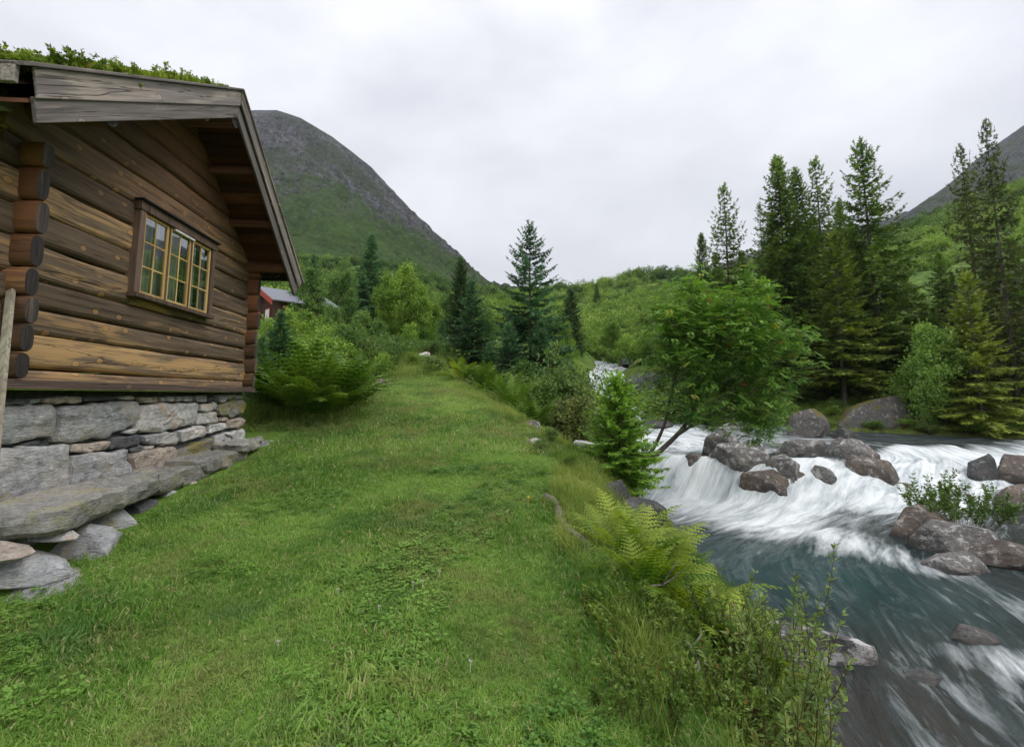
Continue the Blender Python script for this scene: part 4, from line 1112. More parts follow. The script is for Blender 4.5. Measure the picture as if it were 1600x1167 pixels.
# ------------------------------------------------------------------ red house behind the trees
hx, hy, hz = at(430, 36)
hz = 4.6
house = empty('red_house', (-19.05, 35.0, hz), R(-45), 'dark red wooden house with grey roof behind the shrubs', 'house')
# house space: y along the ridge away from the camera, x across
rz = top_z(404, 447, 35.0) - hz
hw, hl = 3.5, 4.2
ez = top_z(426, 466, 32.5) - hz
mb = MB(); box(mb, (-hw + 0.4, 0.5, -1.5), (hw - 0.4, hl, ez)); mb.add([(-hw + 0.4, 0.5, ez), (hw - 0.4, 0.5, ez), (0, 0.5, rz - 0.25), (-hw + 0.4, hl, ez), (hw - 0.4, hl, ez), (0, hl, rz - 0.25)], tris=[(0, 1, 2), (3, 5, 4)])
mb.obj('wall', M['house_wood'], house)
for sgn in (-1, 1):
    mb = MB()
    v = [(0, -0.1, rz), (sgn * hw, -0.1, ez - 0.05), (sgn * hw, hl + 0.6, ez - 0.05), (0, hl + 0.6, rz)]
    mb.add(np.array(v + [(a, b, c - 0.08) for a, b, c in v]), quads=[(0, 1, 2, 3), (7, 6, 5, 4), (0, 4, 5, 1), (1, 5, 6, 2), (2, 6, 7, 3), (3, 7, 4, 0)])
    mb.obj('roof', M['slate'], house)
    mb = MB()
    v = [(0, -0.16, rz - 0.03), (sgn * hw, -0.16, ez - 0.08), (sgn * hw, -0.16, ez - 0.46), (0, -0.16, rz - 0.42)]
    mb.add(np.array(v + [(a, b + 0.055, c) for a, b, c in v]), quads=[(0, 1, 2, 3), (7, 6, 5, 4), (0, 4, 5, 1), (1, 5, 6, 2), (2, 6, 7, 3), (3, 7, 4, 0)])
    mb.obj('barge_board', M['red_paint'], house)
for wx in (-1.3, 0.9):
    mb = MB(); box(mb, (wx - 0.5, 0.44, ez - 1.6), (wx + 0.5, 0.498, ez - 0.3)); f = mb.obj('window', M['red_paint'], house)
    mb = MB(); box(mb, (wx - 0.4, 0.42, ez - 1.5), (wx - 0.03, 0.438, ez - 0.4)); box(mb, (wx + 0.03, 0.42, ez - 1.5), (wx + 0.4, 0.438, ez - 0.4)); mb.obj('pane', M['curtain'], f)
# ------------------------------------------------------------------ rocks in and beside the stream
GR = 'boulders in the stream'
def river_rock(x0, x1, y0, y1, z, mat, label, seed, depth=0.85, cat='boulder', group=GR, flat=0.0, cuts=6, sink=0.4, amp=0.15, sub=4, tilt=(0, 0), rotz=None, name='boulder', base_y=None, wide=1.3):
    """photo box x0..x1, y0..y1 of a rock whose waterline (the box's lower edge) stands at height z"""
    if base_y is None:
        # where the sight line through the box's lower edge meets the water or the bank
        r = ray((x0 + x1) / 2, y1); p = None
        for q in np.arange(4.0, 60.0, 0.04):
            X_, Y_, Z_ = r * q
            s_ = max(float(water_z(X_, Y_)) if left_x(Y_) - 0.2 < X_ < right_x(Y_) + 0.2 else -99, ground(X_, Y_))
            if Z_ <= s_ + 0.01: p = r * q; break
        if p is None: p = on_z((x0 + x1) / 2, y1, z)
    else:
        p = on_y((x0 + x1) / 2, y1, base_y)
    z = p[2]
    dep = p[1] * _c + p[2] * _s
    W_ = (x1 - x0) / FPX * dep
    Dp = W_ * depth
    ctr = p[1] + Dp * 0.42
    ztop = on_y((x0 + x1) / 2, y0, ctr)[2]
    H_ = max(ztop - z, 0.12) * (1.12 if base_y is None else 1.0)
    Hs = H_ * (1 + sink)
    o = blob_stone(name, (p[0] * (ctr / p[1]) * 0.5 + p[0] * 0.5, ctr, z - H_ * sink + Hs / 2), (W_ * wide, Dp, Hs), mat, seed, sub=sub, cuts=cuts, amp=amp, tilt=tilt, rotz=random.uniform(-0.5, 0.5) * 0 if rotz is None else rotz)
    return tag(o, label, cat, group)
RR, RB, RM, RQ, RD = M['river_rock'], M['river_rock_brown'], M['rock_moss'], M['rock_quartz'], M['rock_dark']
river_rock(1230, 1294, 634, 682, -1.86, RM, 'big grey boulder with yellow moss on top at the far bank, beside the upper pool', 101, 0.9)
river_rock(1325, 1432, 613, 668, -1.5, RM, 'largest moss-covered boulder, under the spruces on the far bank', 102, 0.8, group='boulders on the far bank')
river_rock(1306, 1342, 664, 686, -1.86, RD, 'small dark rock at the waterline below the mossy boulder', 103, group='boulders on the far bank')
river_rock(1130, 1226, 683, 738, -2.25, RR, 'broad pale grey boulder in mid stream, below the rowan branches', 104, 0.9, amp=0.18)
river_rock(1196, 1266, 704, 750, -2.5, RR, 'dark rounded rock leaning on the broad pale boulder', 105)
river_rock(1168, 1280, 722, 772, -2.75, RB, 'low layered brown slab of rock beside the plunge', 106, 0.6, cuts=9)
river_rock(1234, 1310, 680, 714, -2.08, RR, 'long rounded dark rock at the top of the middle cascade', 107, 0.7)
river_rock(1303, 1334, 679, 703, -2.05, RR, 'small round rock touching the long rounded rock', 108)
river_rock(1311, 1366, 678, 724, -2.15, RR, 'pointed grey rock splitting the middle cascade', 109, 0.8, cuts=8)
river_rock(1334, 1410, 706, 754, -2.75, RB, 'square brown rock with water running down its front', 110, 0.7, cuts=9)
river_rock(1519, 1568, 705, 746, -2.5, RD, 'dark cone-shaped rock standing in the right white rapid', 111, 0.9, cuts=5)
river_rock(1566, 1640, 699, 752, -2.55, RB, 'dark brown rock cut off by the picture edge above the leafy shrub', 112, 0.8)
river_rock(1578, 1640, 748, 800, -2.8, RB, 'brown rock behind the leafy shrub at the picture edge', 113, 0.8)
river_rock(1452, 1560, 797, 870, -3.02, RR, 'large split grey rock in front of the leafy shrub', 114, 0.8, cuts=8, amp=0.14)
river_rock(1405, 1505, 789, 845, -2.98, RB, 'flat brown rock behind the large split rock', 115, 0.7, cuts=8)
river_rock(1552, 1650, 836, 890, -3.08, RB, 'wet brown rock beside the large split rock, at the picture edge', 116, 0.8)
river_rock(1470, 1552, 857, 894, -3.12, RR, 'low wet rock awash in front of the large split rock', 117, 0.8, sink=0.5)
river_rock(1490, 1556, 972, 1004, -3.25, RD, 'sunken dark rock with the current curling over it', 118, 0.9, sink=1.2, cuts=4)
river_rock(1192, 1345, 958, 1046, -3.22, RQ, 'white veined rock behind the willow stems at the near bank', 119, 0.55, cuts=8, amp=0.12, rotz=-0.35)
river_rock(1228, 1330, 1040, 1086, -3.35, RD, 'dark wet rock below the white veined rock', 120, 0.8)
river_rock(1398, 1480, 1042, 1078, -3.6, RD, 'dark rock with froth around it by the lower rapid', 121, 0.9)
river_rock(944, 1036, 768, 822, -2.78, RD, 'dark flat-topped pointed rock above the ferns on the near bank', 122, 0.9, cuts=9, group='dark rocks along the near bank', amp=0.10)
river_rock(958, 1004, 716, 772, -2.35, RD, 'dark upright rock below the young bright spruce', 123, 0.9, group='dark rocks along the near bank')
river_rock(938, 990, 748, 786, -2.55, RD, 'dark rock between the upright rock and the pointed rock', 124, 0.9, group='dark rocks along the near bank')
river_rock(1093, 1168, 672, 714, -2.02, RR, 'grey boulder behind the lowest rowan branches', 125, 0.8)
river_rock(1062, 1110, 700, 728, -2.1, RB, 'brown rock half covered by the lip of the left cascade', 126, 0.7, sink=0.5)
river_rock(1130, 1180, 655, 672, -1.75, RR, 'low rock in the upper stream seen through the rowan leaves', 127)
river_rock(1268, 1306, 716, 750, -2.6, RR, 'wet rock behind the veil of the middle cascade', 128, 0.6, sink=0.5)
river_rock(1378, 1450, 748, 766, -2.95, RB, 'low pale brown rock awash below the square rock', 129, 0.7, sink=0.8)
river_rock(1005, 1062, 655, 668, -1.35, RD, 'dark rock in the upper stream behind the young spruce', 130)
GL = 'stones on the lawn edge and path'
river_rock(803, 852, 650, 672, 0, RM, 'mossy boulder at the edge of the lawn, below the ferns', 131, 0.8, group=GL, base_y=8.9, cat='stone')
river_rock(898, 930, 687, 698, 0, M['stone_pale'], 'flat pale pinkish stone in the bank grass beside the young spruce', 132, 0.9, group=GL, base_y=8.2, cat='stone')
river_rock(822, 848, 686, 694, 0, M['stone_pale'], 'small pale stone half hidden in the bank grass', 133, 0.9, group=GL, base_y=7.6, cat='stone')
river_rock(578, 606, 588, 606, 0, RB, 'low reddish brown outcrop under the bushes beside the path', 134, 0.9, group=GL, base_y=13.4, cat='stone')
river_rock(655, 672, 547, 556, 0, M['stone_pale'], 'small pale stone at the top of the path under the birches', 135, 0.9, group=GL, base_y=19, cat='stone')
# cliff beside the waterfall
GC = 'dark ledges round the waterfall'
river_rock(962, 1085, 572, 606, 0, RD, 'dark rock ledge forming the wall beside the waterfall', 141, 0.6, group=GC, base_y=38.6, cuts=9, cat='rock ledge', name='rock_ledge')
river_rock(890, 928, 578, 620, 0, RD, 'dark rock wall on the near side of the waterfall', 142, 0.7, group=GC, base_y=38.8, cuts=8, cat='rock ledge', name='rock_ledge')
river_rock(965, 1015, 556, 568, 0, RD, 'broken dark rocks on the slope above the waterfall', 143, 0.8, group=GC, base_y=52, cuts=8, cat='rock ledge', name='rock_ledge')

# weathered log lying along the broken lawn edge
pts = []
for (px, py) in ((850, 778), (868, 800), (884, 822), (900, 848), (916, 868), (934, 892)):
    r = ray(px, py); t = 4.9
    for _ in range(30):
        q = r * t; dz = q[2] - (ground(q[0], q[1]) - 0.02)
        t += dz * 0.9 if dz > 0 else dz * 0.9
    pts.append(r * t)
pts = np.array(pts)
mb = MB(); pp = np.array([np.interp(np.linspace(0, 5, 26), np.arange(6), pts[:, i]) for i in range(3)]).T
pp[:, 2] += 0.025 + 0.015 * np.sin(np.arange(26) * 0.5); pp[:, 0] += 0.03 * np.sin(np.arange(26) * 0.45)
tube(mb, pp, 0.046 * np.interp(np.arange(26), [0, 3, 20, 25], [0.6, 1.0, 0.95, 0.45]) + 0.006 * np.sin(np.arange(26) * 0.7 + 1), 9)
tag(mb.obj('weathered_log', M['dead_wood'], None, True), 'weathered grey log lying along the broken edge of the lawn', 'log')

LOG_LINE = pp.copy()
# ------------------------------------------------------------------ plant makers (all return meshes; the base is the origin)
def rot_to(d, up=(0, 0, 1)):
    d = np.asarray(d, float); d = d / (np.linalg.norm(d) + 1e-9)
    a = np.cross(up, d); na = np.linalg.norm(a)
    a = a / na if na > 1e-6 else np.array([1.0, 0, 0])
    return a, d, np.cross(d, a)
def spruce_meshes(seed, H, Rad, mat, bark, whorl=0.30, per=6, twig=0.30, droop=0.25, bare=0.0, density=1.0, top_sparse=0.0, shape=0.85, upturn=0.25, step=0.13, width=0.16, hang=0.25):
    """trunk mesh and crown mesh of a spruce: whorls of boughs carrying flat sprays of needle twigs"""
    g = np.random.default_rng(seed)
    tm = MB()
    hs = np.linspace(0, H, 14)
    lean = np.cumsum(g.normal(0, 0.008 * H / 14, (14, 2)), 0)
    tr = np.stack([lean[:, 0], lean[:, 1], hs], 1); tr[0, 2] = -0.4
    tube(tm, tr, np.interp(hs, [0, H], [0.011 * H + 0.02, 0.006]), 7)
    cen, dirs, lens, wid, nrm, sh = [], [], [], [], [], []
    z = max(0.05 * H, bare * H)
    while z < H * 0.985:
        f = z / H
        Lm = Rad * (1 - f) ** shape * (0.75 + 0.25 * min(1, (f - bare) / 0.12 + 0.25)) + 0.05 * Rad
        nb = max(3, int(round(per * (1 - 0.35 * f) * (1 - top_sparse * max(0, f - 0.45) * 0.9))))
        a0 = g.uniform(0, 2 * PI)
        for b in range(nb):
            az = a0 + 2 * PI * b / nb + g.normal(0, 0.28)
            Lb = Lm * g.uniform(0.62, 1.15)
            el0 = np.interp(f, [0, 0.5, 0.85, 1], [-0.15, 0.05, 0.45, 0.9]) + g.normal(0, 0.1)
            n = max(3, int(Lb / step) + 1)
            ss = np.linspace(0, 1, n)
            el = el0 - droop * ss * (1 - f) * 1.4 + upturn * ss ** 2 * 1.6
            dl = Lb / (n - 1)
            r = np.concatenate([[0], np.cumsum(np.cos(el[:-1]) * dl)]); hh = np.concatenate([[0], np.cumsum(np.sin(el[:-1]) * dl)])
            tx = np.interp(z, hs, tr[:, 0]); ty = np.interp(z, hs, tr[:, 1])
            ca, sa = math.cos(az), math.sin(az)
            pts = np.stack([tx + ca * r, ty + sa * r, z + hh], 1)
            tube(tm, pts[[0, n // 2, n - 1]], np.array([0.012, 0.007, 0.003]) * (0.5 + Lb * 0.5), 3, cap=False)
            side = np.array([-sa, ca, 0])
            fw = np.array([ca, sa, 0.0])
            bsh = g.uniform(0, 0.35)
            for i in range(n):
                s = ss[i]
                if s < 0.12 and f < 0.8: continue
                if g.random() > density: continue
                tl = twig * (0.35 + 0.65 * math.sin(PI * min(1, 0.18 + 0.80 * s))) * (0.45 + 0.55 * (1 - f)) * g.uniform(0.7, 1.25)
                up = math.sin(el[i])
                for sd in (-1, 1):
                    d = fw * math.cos(el[i]) * g.uniform(0.5, 0.85) + side * sd * g.uniform(0.7, 1.0) + np.array([0, 0, up * 0.6 - hang * g.uniform(0, 1.0)])
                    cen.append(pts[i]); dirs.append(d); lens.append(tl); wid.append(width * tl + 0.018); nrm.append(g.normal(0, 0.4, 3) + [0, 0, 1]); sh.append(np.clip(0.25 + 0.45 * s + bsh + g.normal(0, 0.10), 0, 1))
                if g.random() < 0.5:
                    d = fw * 0.35 + np.array([0, 0, -0.7 * hang * 2])
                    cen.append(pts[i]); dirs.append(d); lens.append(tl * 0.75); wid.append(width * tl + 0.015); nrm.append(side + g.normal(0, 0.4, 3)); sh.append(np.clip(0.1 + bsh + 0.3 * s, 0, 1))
            d = fw * math.cos(el[-1]) + np.array([0, 0, math.sin(el[-1])])
            cen.append(pts[-1]); dirs.append(d); lens.append(twig * 0.5); wid.append(width * twig * 0.6 + 0.012); nrm.append(np.array([0, 0, 1.0])); sh.append(0.9)
        z += whorl * g.uniform(0.8, 1.2) * (0.55 + 0.45 * (1 - f)) * (1 + top_sparse * 0.6 * f)
    # leader
    for q in range(5):
        cen.append(np.array([tr[-1, 0], tr[-1, 1], H - 0.12 * q * twig * 2])); dirs.append(np.array([g.normal(0, 0.3), g.normal(0, 0.3), 1.0])); lens.append(twig * 0.7); wid.append(0.02 + 0.05 * twig); nrm.append(g.normal(size=3)); sh.append(0.6)
    return tm, leafy(cen, dirs, lens, wid, nrm, sh, spiky=True)
def leafy(cen, dirs, lens, wid, nrm, sh, spiky=False, fold=0.0):
    """one MB of pointed leaf quads (spiky: ragged needle sprays of three blades)"""
    cen = np.array(cen, float); dirs = np.array(dirs, float); lens = np.array(lens, float); wid = np.array(wid, float); nrm = np.array(nrm, float); sh = np.array(sh, float)
    dirs /= np.linalg.norm(dirs, axis=1)[:, None] + 1e-9
    sd = np.cross(nrm, dirs); sd /= np.linalg.norm(sd, axis=1)[:, None] + 1e-9
    up = np.cross(dirs, sd)
    n = len(cen)
    mb = MB()
    if not spiky:
        v = np.stack([cen, cen + dirs * (lens * 0.5)[:, None] + sd * (wid * 0.5)[:, None] + up * (wid * fold)[:, None], cen + dirs * lens[:, None], cen + dirs * (lens * 0.5)[:, None] - sd * (wid * 0.5)[:, None] + up * (wid * fold)[:, None]], 1)
        q = np.arange(n * 4).reshape(n, 4)
        mb.add(v.reshape(-1, 3), quads=q, shade=sh)
        return mb
    # spray: main spike and two barbs on either side, six triangles' worth of outline in three tris
    t1 = np.stack([cen - sd * (wid * 0.35)[:, None], cen + sd * (wid * 0.35)[:, None], cen + dirs * lens[:, None]], 1)
    b0 = cen + dirs * (lens * 0.25)[:, None]; b1 = cen + dirs * (lens * 0.6)[:, None]
    t2 = np.stack([b0, b1, cen + dirs * (lens * 0.78)[:, None] + sd * (wid * 1.5)[:, None] - up * (wid * 0.3)[:, None]], 1)
    t3 = np.stack([b0, b1, cen + dirs * (lens * 0.70)[:, None] - sd * (wid * 1.5)[:, None] - up * (wid * 0.3)[:, None]], 1)
    t4 = np.stack([cen, b0, cen + dirs * (lens * 0.45)[:, None] + sd * (wid * 1.3)[:, None]], 1)
    t5 = np.stack([cen, b0, cen + dirs * (lens * 0.48)[:, None] - sd * (wid * 1.3)[:, None]], 1)
    v = np.stack([t1, t2, t3, t4, t5], 1).reshape(-1, 3)
    mb.add(v, tris=np.arange(n * 15).reshape(-1, 3), shade=np.repeat(sh, 5))
    return mb
def branch_tree(targets, trunk, g, jitter=0.12, rmin=0.006, rgain=0.5, sides=5):
    """joins target points to a trunk polyline with a naturally branching skeleton; returns an MB of limbs and the twig ends"""
    nodes = [np.array(p, float) for p in trunk]; par = [-1] + list(range(len(trunk) - 1))
    t = np.array(targets, float)
    order = np.argsort(np.min(np.linalg.norm(t[:, None] - np.array(trunk)[None], axis=2), axis=1))
    for i in order:
        p = t[i]
        A = np.array(nodes)
        cost = np.linalg.norm(A - p, axis=1) + 0.55 * np.clip(A[:, 2] - p[2] + 0.15, 0, None) * 2
        j = int(np.argmin(cost)); a = A[j]
        d = np.linalg.norm(p - a)
        m = max(1, int(d / 0.5))
        last = j
        for q in range(1, m + 1):
            s = q / (m + 0.0)
            pt = a + (p - a) * s
            if q < m: pt = pt + g.normal(0, jitter * d * 0.35, 3) + np.array([0, 0, 0.10 * d * math.sin(PI * s)])
            nodes.append(pt); par.append(last); last = len(nodes) - 1
    n = len(nodes); w = np.zeros(n)
    ch = np.zeros(n, int)
    for i in range(n):
        if par[i] >= 0: ch[par[i]] += 1
    w[ch == 0] = 1
    for i in range(n - 1, 0, -1): w[par[i]] += w[i]
    rad = rmin * np.maximum(w, 1) ** rgain
    mb = MB()
    for i in range(1, n):
        tube(mb, [nodes[par[i]], nodes[i]], [min(rad[par[i]], rad[i] * 1.5), rad[i]], sides if rad[i] > 0.012 else 3, cap=False)
    return mb, np.array(nodes), par
def lobe_points(lobes, n, g):
    """points in the outer part of a set of ellipsoid lobes (x, y, z, rx, ry, rz)"""
    out = []
    vol = np.array([l[3] * l[4] * l[5] for l in lobes]) ** 0.67; vol /= vol.sum()
    for k_, l in enumerate(lobes):
        m = max(2, int(round(n * vol[k_])))
        d = g.normal(size=(m, 3)); d /= np.linalg.norm(d, axis=1)[:, None]
        r = g.uniform(0.25, 1.0, m) ** 0.55
        out.append(np.array(l[:3]) + d * r[:, None] * np.array(l[3:]))
    return np.concatenate(out)
def leaf_cloud(pts, per, spread, size, g, up=0.5, aspect=0.62, shz=None):
    n = len(pts) * per
    c = np.repeat(pts, per, 0) + g.normal(0, spread, (n, 3)) * np.array([1, 1, 0.7])
    d = g.normal(size=(n, 3)) + np.array([0, 0, -0.25])
    nr = g.normal(size=(n, 3)) * (1 - up) + np.array([0, 0, up * 1.6])
    L_ = size * g.uniform(0.65, 1.3, n)
    clump = np.repeat(g.uniform(0, 0.4, len(pts)), per)
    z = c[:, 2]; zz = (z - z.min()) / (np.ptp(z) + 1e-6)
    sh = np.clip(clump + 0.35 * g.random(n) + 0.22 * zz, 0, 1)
    return leafy(c, d, L_, L_ * aspect, nr, sh, fold=0.08)
def broadleaf_meshes(seed, H, W, n_t=90, per=60, leaf=0.10, spread=0.22, trunk_h=0.25, multi=1, narrow=1.0, lobes_n=9, top=0.12):
    """trunk-and-limbs MB and leaf MB of a birch-like tree with an uneven, lobed crown"""
    g = np.random.default_rng(seed)
    lobes = []
    for i in range(lobes_n):
        f = trunk_h + (1 - trunk_h) * (i + 0.5) / lobes_n
        env = W * 0.5 * math.sin(PI * np.clip((f - trunk_h * 0.6) / (1.06 - trunk_h * 0.6), 0.05, 1)) ** 0.8
        a = g.uniform(0, 2 * PI); r = env * g.uniform(0.15, 0.62) * (1 - 0.6 * (f > 0.85))
        s = max(env * g.uniform(0.45, 0.72), 0.14 * W)
        lobes.append((math.cos(a) * r, math.sin(a) * r, f * H - 0.05 * H, s, s, s * g.uniform(0.8, 1.25)))
    lobes.append((g.normal(0, 0.05 * W), g.normal(0, 0.05 * W), H * (1 - top), 0.16 * W, 0.16 * W, H * top))
    pts = lobe_points(lobes, n_t, g)
    pts = pts[pts[:, 2] > 0.08 * H]
    trs = [np.array([0, 0, -0.3])]
    for f in np.linspace(0.12, 0.8, 6): trs.append(np.array([g.normal(0, 0.03 * W), g.normal(0, 0.03 * W), f * H]))
    tb, nodes, par = branch_tree(pts, trs, g, rmin=0.0035 * H / 4 + 0.002)
    return tb, leaf_cloud(pts, per, spread, leaf, g)
def bush_meshes(seed, H, W, n_t=40, per=50, leaf=0.07, spread=0.13, up=0.4, stems=6, aspect=0.55):
    g = np.random.default_rng(seed)
    lobes = [(g.uniform(-0.3, 0.3) * W, g.uniform(-0.3, 0.3) * W, H * g.uniform(0.3, 0.75), W * g.uniform(0.16, 0.3), W * g.uniform(0.16, 0.3), H * g.uniform(0.18, 0.28)) for _ in range(8)]
    pts = lobe_points(lobes, n_t, g)
    pts[:, 2] = np.clip(pts[:, 2], 0.06 * H, None)
    tb = MB()
    for p in pts:
        b = np.array([p[0] * 0.25, p[1] * 0.25, -0.1]); m = (b + p) / 2 + g.normal(0, 0.05 * H, 3)
        tube(tb, [b, m, p], [0.012 * H + 0.002, 0.008 * H + 0.001, 0.003], 3, cap=False)
    return tb, leaf_cloud(pts, per, spread, leaf, g, up, aspect)
def upright_shrub_meshes(seed, n_stem, H, W, leaf=0.045, per_m=60, lean=0.35, aspect=0.45, branch=3):
    """many thin upright stems with small leaves set along them: willow and bilberry"""
    g = np.random.default_rng(seed)
    tb = MB(); cen, dirs, lens, wid, nrm, sh = [], [], [], [], [], []
    def stem(p, d, L_, r, depth):
        n = 6; pts = [p]
        for i in range(n):
            d = d + g.normal(0, 0.08, 3) + np.array([0, 0, 0.05]); d = d / np.linalg.norm(d)
            pts.append(pts[-1] + d * L_ / n)
        pts = np.array(pts)
        tube(tb, pts, np.linspace(r, r * 0.35, n + 1), 4, cap=False)
        m = max(3, int(L_ * per_m))
        cs = g.uniform(0.1, 0.5)
        for _ in range(m):
            s = g.uniform(0.25 if depth == 0 else 0.05, 1.0) ** 0.7; k_ = s * n; i = min(int(k_), n - 1)
            q = pts[i] + (pts[i + 1] - pts[i]) * (k_ - i); ax = pts[i + 1] - pts[i]; ax /= np.linalg.norm(ax)
            o = g.normal(size=3); o -= ax * (o @ ax); o /= np.linalg.norm(o) + 1e-9
            cen.append(q); dirs.append(o * 0.8 + ax * g.uniform(0.2, 0.9)); lens.append(leaf * g.uniform(0.6, 1.3)); wid.append(lens[-1] * aspect); nrm.append(ax + g.normal(0, 0.5, 3)); sh.append(np.clip(cs + 0.35 * s + g.normal(0, 0.12), 0, 1))
        if depth < 1:
            for _ in range(branch):
                i = g.integers(1, n); dd = pts[i] - pts[i - 1]; dd = dd / np.linalg.norm(dd) + g.normal(0, 0.55 * min(1.0, 0.55 / L_), 3); dd /= np.linalg.norm(dd)
                stem(pts[i], dd, L_ * g.uniform(0.25, 0.5), r * 0.6, depth + 1)
    for _ in range(n_stem):
        a = g.uniform(0, 2 * PI); rr = math.sqrt(g.random()) * W * 0.5
        p = np.array([math.cos(a) * rr, math.sin(a) * rr, -0.05])
        d = np.array([math.cos(a) * lean * rr / (W * 0.5), math.sin(a) * lean * rr / (W * 0.5), 1.0]) + g.normal(0, 0.12, 3)
        stem(p, d / np.linalg.norm(d), H * g.uniform(0.55, 1.05), 0.003 + 0.0022 * H, 0)
    return tb, leafy(cen, dirs, lens, wid, nrm, sh, fold=0.1)
def frond_mesh(seed, L_, mat, arch=0.9, pairs=22, wide=0.30, toothed=6, el0=1.25):
    """one fern frond, base at the origin, arching along +y: midrib, tapering pinnae cut into teeth"""
    g = np.random.default_rng(seed)
    n = 24; s = np.linspace(0, 1, n)
    el = el0 - arch * 1.5 * s ** 1.2
    st = L_ / (n - 1)
    y = np.concatenate([[0], np.cumsum(np.cos(el[:-1]) * st)]); z = np.concatenate([[0], np.cumsum(np.sin(el[:-1]) * st)])
    x = np.cumsum(g.normal(0, 0.006, n)) * L_
    P = np.stack([x, y, z], 1)
    mb = MB(); tube(mb, P, np.linspace(0.0045, 0.001, n) * (0.6 + L_ * 0.5), 3, cap=False, shade=0.6)
    V, Q, sh = [], [], []
    T_ = np.gradient(P, axis=0); T_ /= np.linalg.norm(T_, axis=1)[:, None]
    base_sh = g.uniform(0.0, 0.6)
    for i in range(pairs):
        f = 0.16 + 0.83 * i / (pairs - 1)
        k_ = f * (n - 1); a = min(int(k_), n - 2); p = P[a] + (P[a + 1] - P[a]) * (k_ - a); t = T_[a]
        upv = np.cross(np.array([1.0, 0, 0]), t)
        env = min(1, (f - 0.08) / 0.22) * (1 - max(0, (f - 0.25) / 0.76)) ** 0.75
        pl = wide * L_ * env * g.uniform(0.9, 1.08) + 0.008
        for sd in (-1, 1):
            d = np.array([sd, 0, 0]) * 0.92 + t * (0.28 + 0.35 * f) + upv * g.uniform(-0.22, 0.02)
            d /= np.linalg.norm(d)
            w = t - d * (t @ d); w /= np.linalg.norm(w)
            pw = L_ * 0.83 / pairs * 0.62
            dr = -0.16 * pl
            i0 = len(V); V += [p - w * pw * 0.55, p + w * pw * 0.55, p + d * pl * 0.97 + np.array([0, 0, dr])]; Q.append((i0, i0 + 1, i0 + 2)); sh.append(np.clip(base_sh + 0.25 * f, 0, 0.92))
            for q in range(toothed):
                s0, s1 = q / toothed, (q + 0.82) / toothed
                wv = pw * (1 - s0) ** 0.6
                for e in (-1, 1):
                    b0 = p + d * pl * s0 + np.array([0, 0, dr * s0 ** 2]); b1 = p + d * pl * s1 + np.array([0, 0, dr * s1 ** 2])
                    tip = p + d * pl * (s0 + 0.75 / toothed) + w * e * wv + np.array([0, 0, dr * s1 ** 2])
                    i0 = len(V); V += [b0, b1, tip]; Q.append((i0, i0 + 1, i0 + 2) if e * sd > 0 else (i0, i0 + 2, i0 + 1)); sh.append(np.clip(base_sh + 0.45 * f * 0.6 + g.normal(0, 0.06), 0, 0.92))
    mb.add(np.array(V), tris=Q, shade=np.array(sh))
    return mb.mesh('frond', mat, False, shade=True)

def make_plant(name, meshes, mat_stem, mat_leaf, loc, label, cat, group=None, rotz=0.0, scale=1.0, part=('trunk', 'crown')):
    e = empty(name, loc, rotz, label, cat, group)
    e.scale = (scale,) * 3
    s, l = meshes
    if not isinstance(s, bpy.types.Mesh): s = s.mesh(part[0], mat_stem, True)
    if not isinstance(l, bpy.types.Mesh): l = l.mesh(part[1], mat_leaf, False, shade=True)
    link(part[0], s, e); link(part[1], l, e)
    return e
def bake(meshes, mat_stem, mat_leaf, part=('trunk', 'crown')):
    return meshes[0].mesh(part[0], mat_stem, True), meshes[1].mesh(part[1], mat_leaf, False, shade=True)
def remat(pair, mat, part='crown'):
    m = pair[1].copy(); m.materials.clear(); m.materials.append(mat)
    return (pair[0], m)

# ------------------------------------------------------------------ spruces
SP = {}
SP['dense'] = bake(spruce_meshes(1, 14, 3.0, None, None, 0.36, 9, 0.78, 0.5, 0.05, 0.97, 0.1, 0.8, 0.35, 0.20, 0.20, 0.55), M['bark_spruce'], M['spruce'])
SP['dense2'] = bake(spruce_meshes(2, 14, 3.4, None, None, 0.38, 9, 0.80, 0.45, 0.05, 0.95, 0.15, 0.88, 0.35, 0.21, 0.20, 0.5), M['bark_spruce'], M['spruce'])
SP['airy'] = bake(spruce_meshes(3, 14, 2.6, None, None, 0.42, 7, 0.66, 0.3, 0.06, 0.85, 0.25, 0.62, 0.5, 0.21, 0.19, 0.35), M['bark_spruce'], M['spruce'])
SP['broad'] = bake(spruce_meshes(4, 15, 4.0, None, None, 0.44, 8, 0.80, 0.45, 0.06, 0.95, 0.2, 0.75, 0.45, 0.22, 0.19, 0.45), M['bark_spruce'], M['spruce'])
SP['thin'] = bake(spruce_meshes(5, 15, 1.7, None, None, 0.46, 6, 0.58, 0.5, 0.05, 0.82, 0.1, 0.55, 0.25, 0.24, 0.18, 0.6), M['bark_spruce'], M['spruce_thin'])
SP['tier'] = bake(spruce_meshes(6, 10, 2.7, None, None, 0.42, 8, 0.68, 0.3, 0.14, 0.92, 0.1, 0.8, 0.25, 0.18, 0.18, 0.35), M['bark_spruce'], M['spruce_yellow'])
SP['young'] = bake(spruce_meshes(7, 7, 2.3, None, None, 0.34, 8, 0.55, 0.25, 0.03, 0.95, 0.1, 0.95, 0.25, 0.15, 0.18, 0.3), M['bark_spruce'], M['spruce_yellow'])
SP['sitka'] = bake(spruce_meshes(8, 6.5, 1.9, None, None, 0.21, 9, 0.42, 0.1, 0.02, 0.98, 0.75, 0.62, 0.28, 0.10, 0.20, 0.15), M['bark_spruce'], M['sitka'])
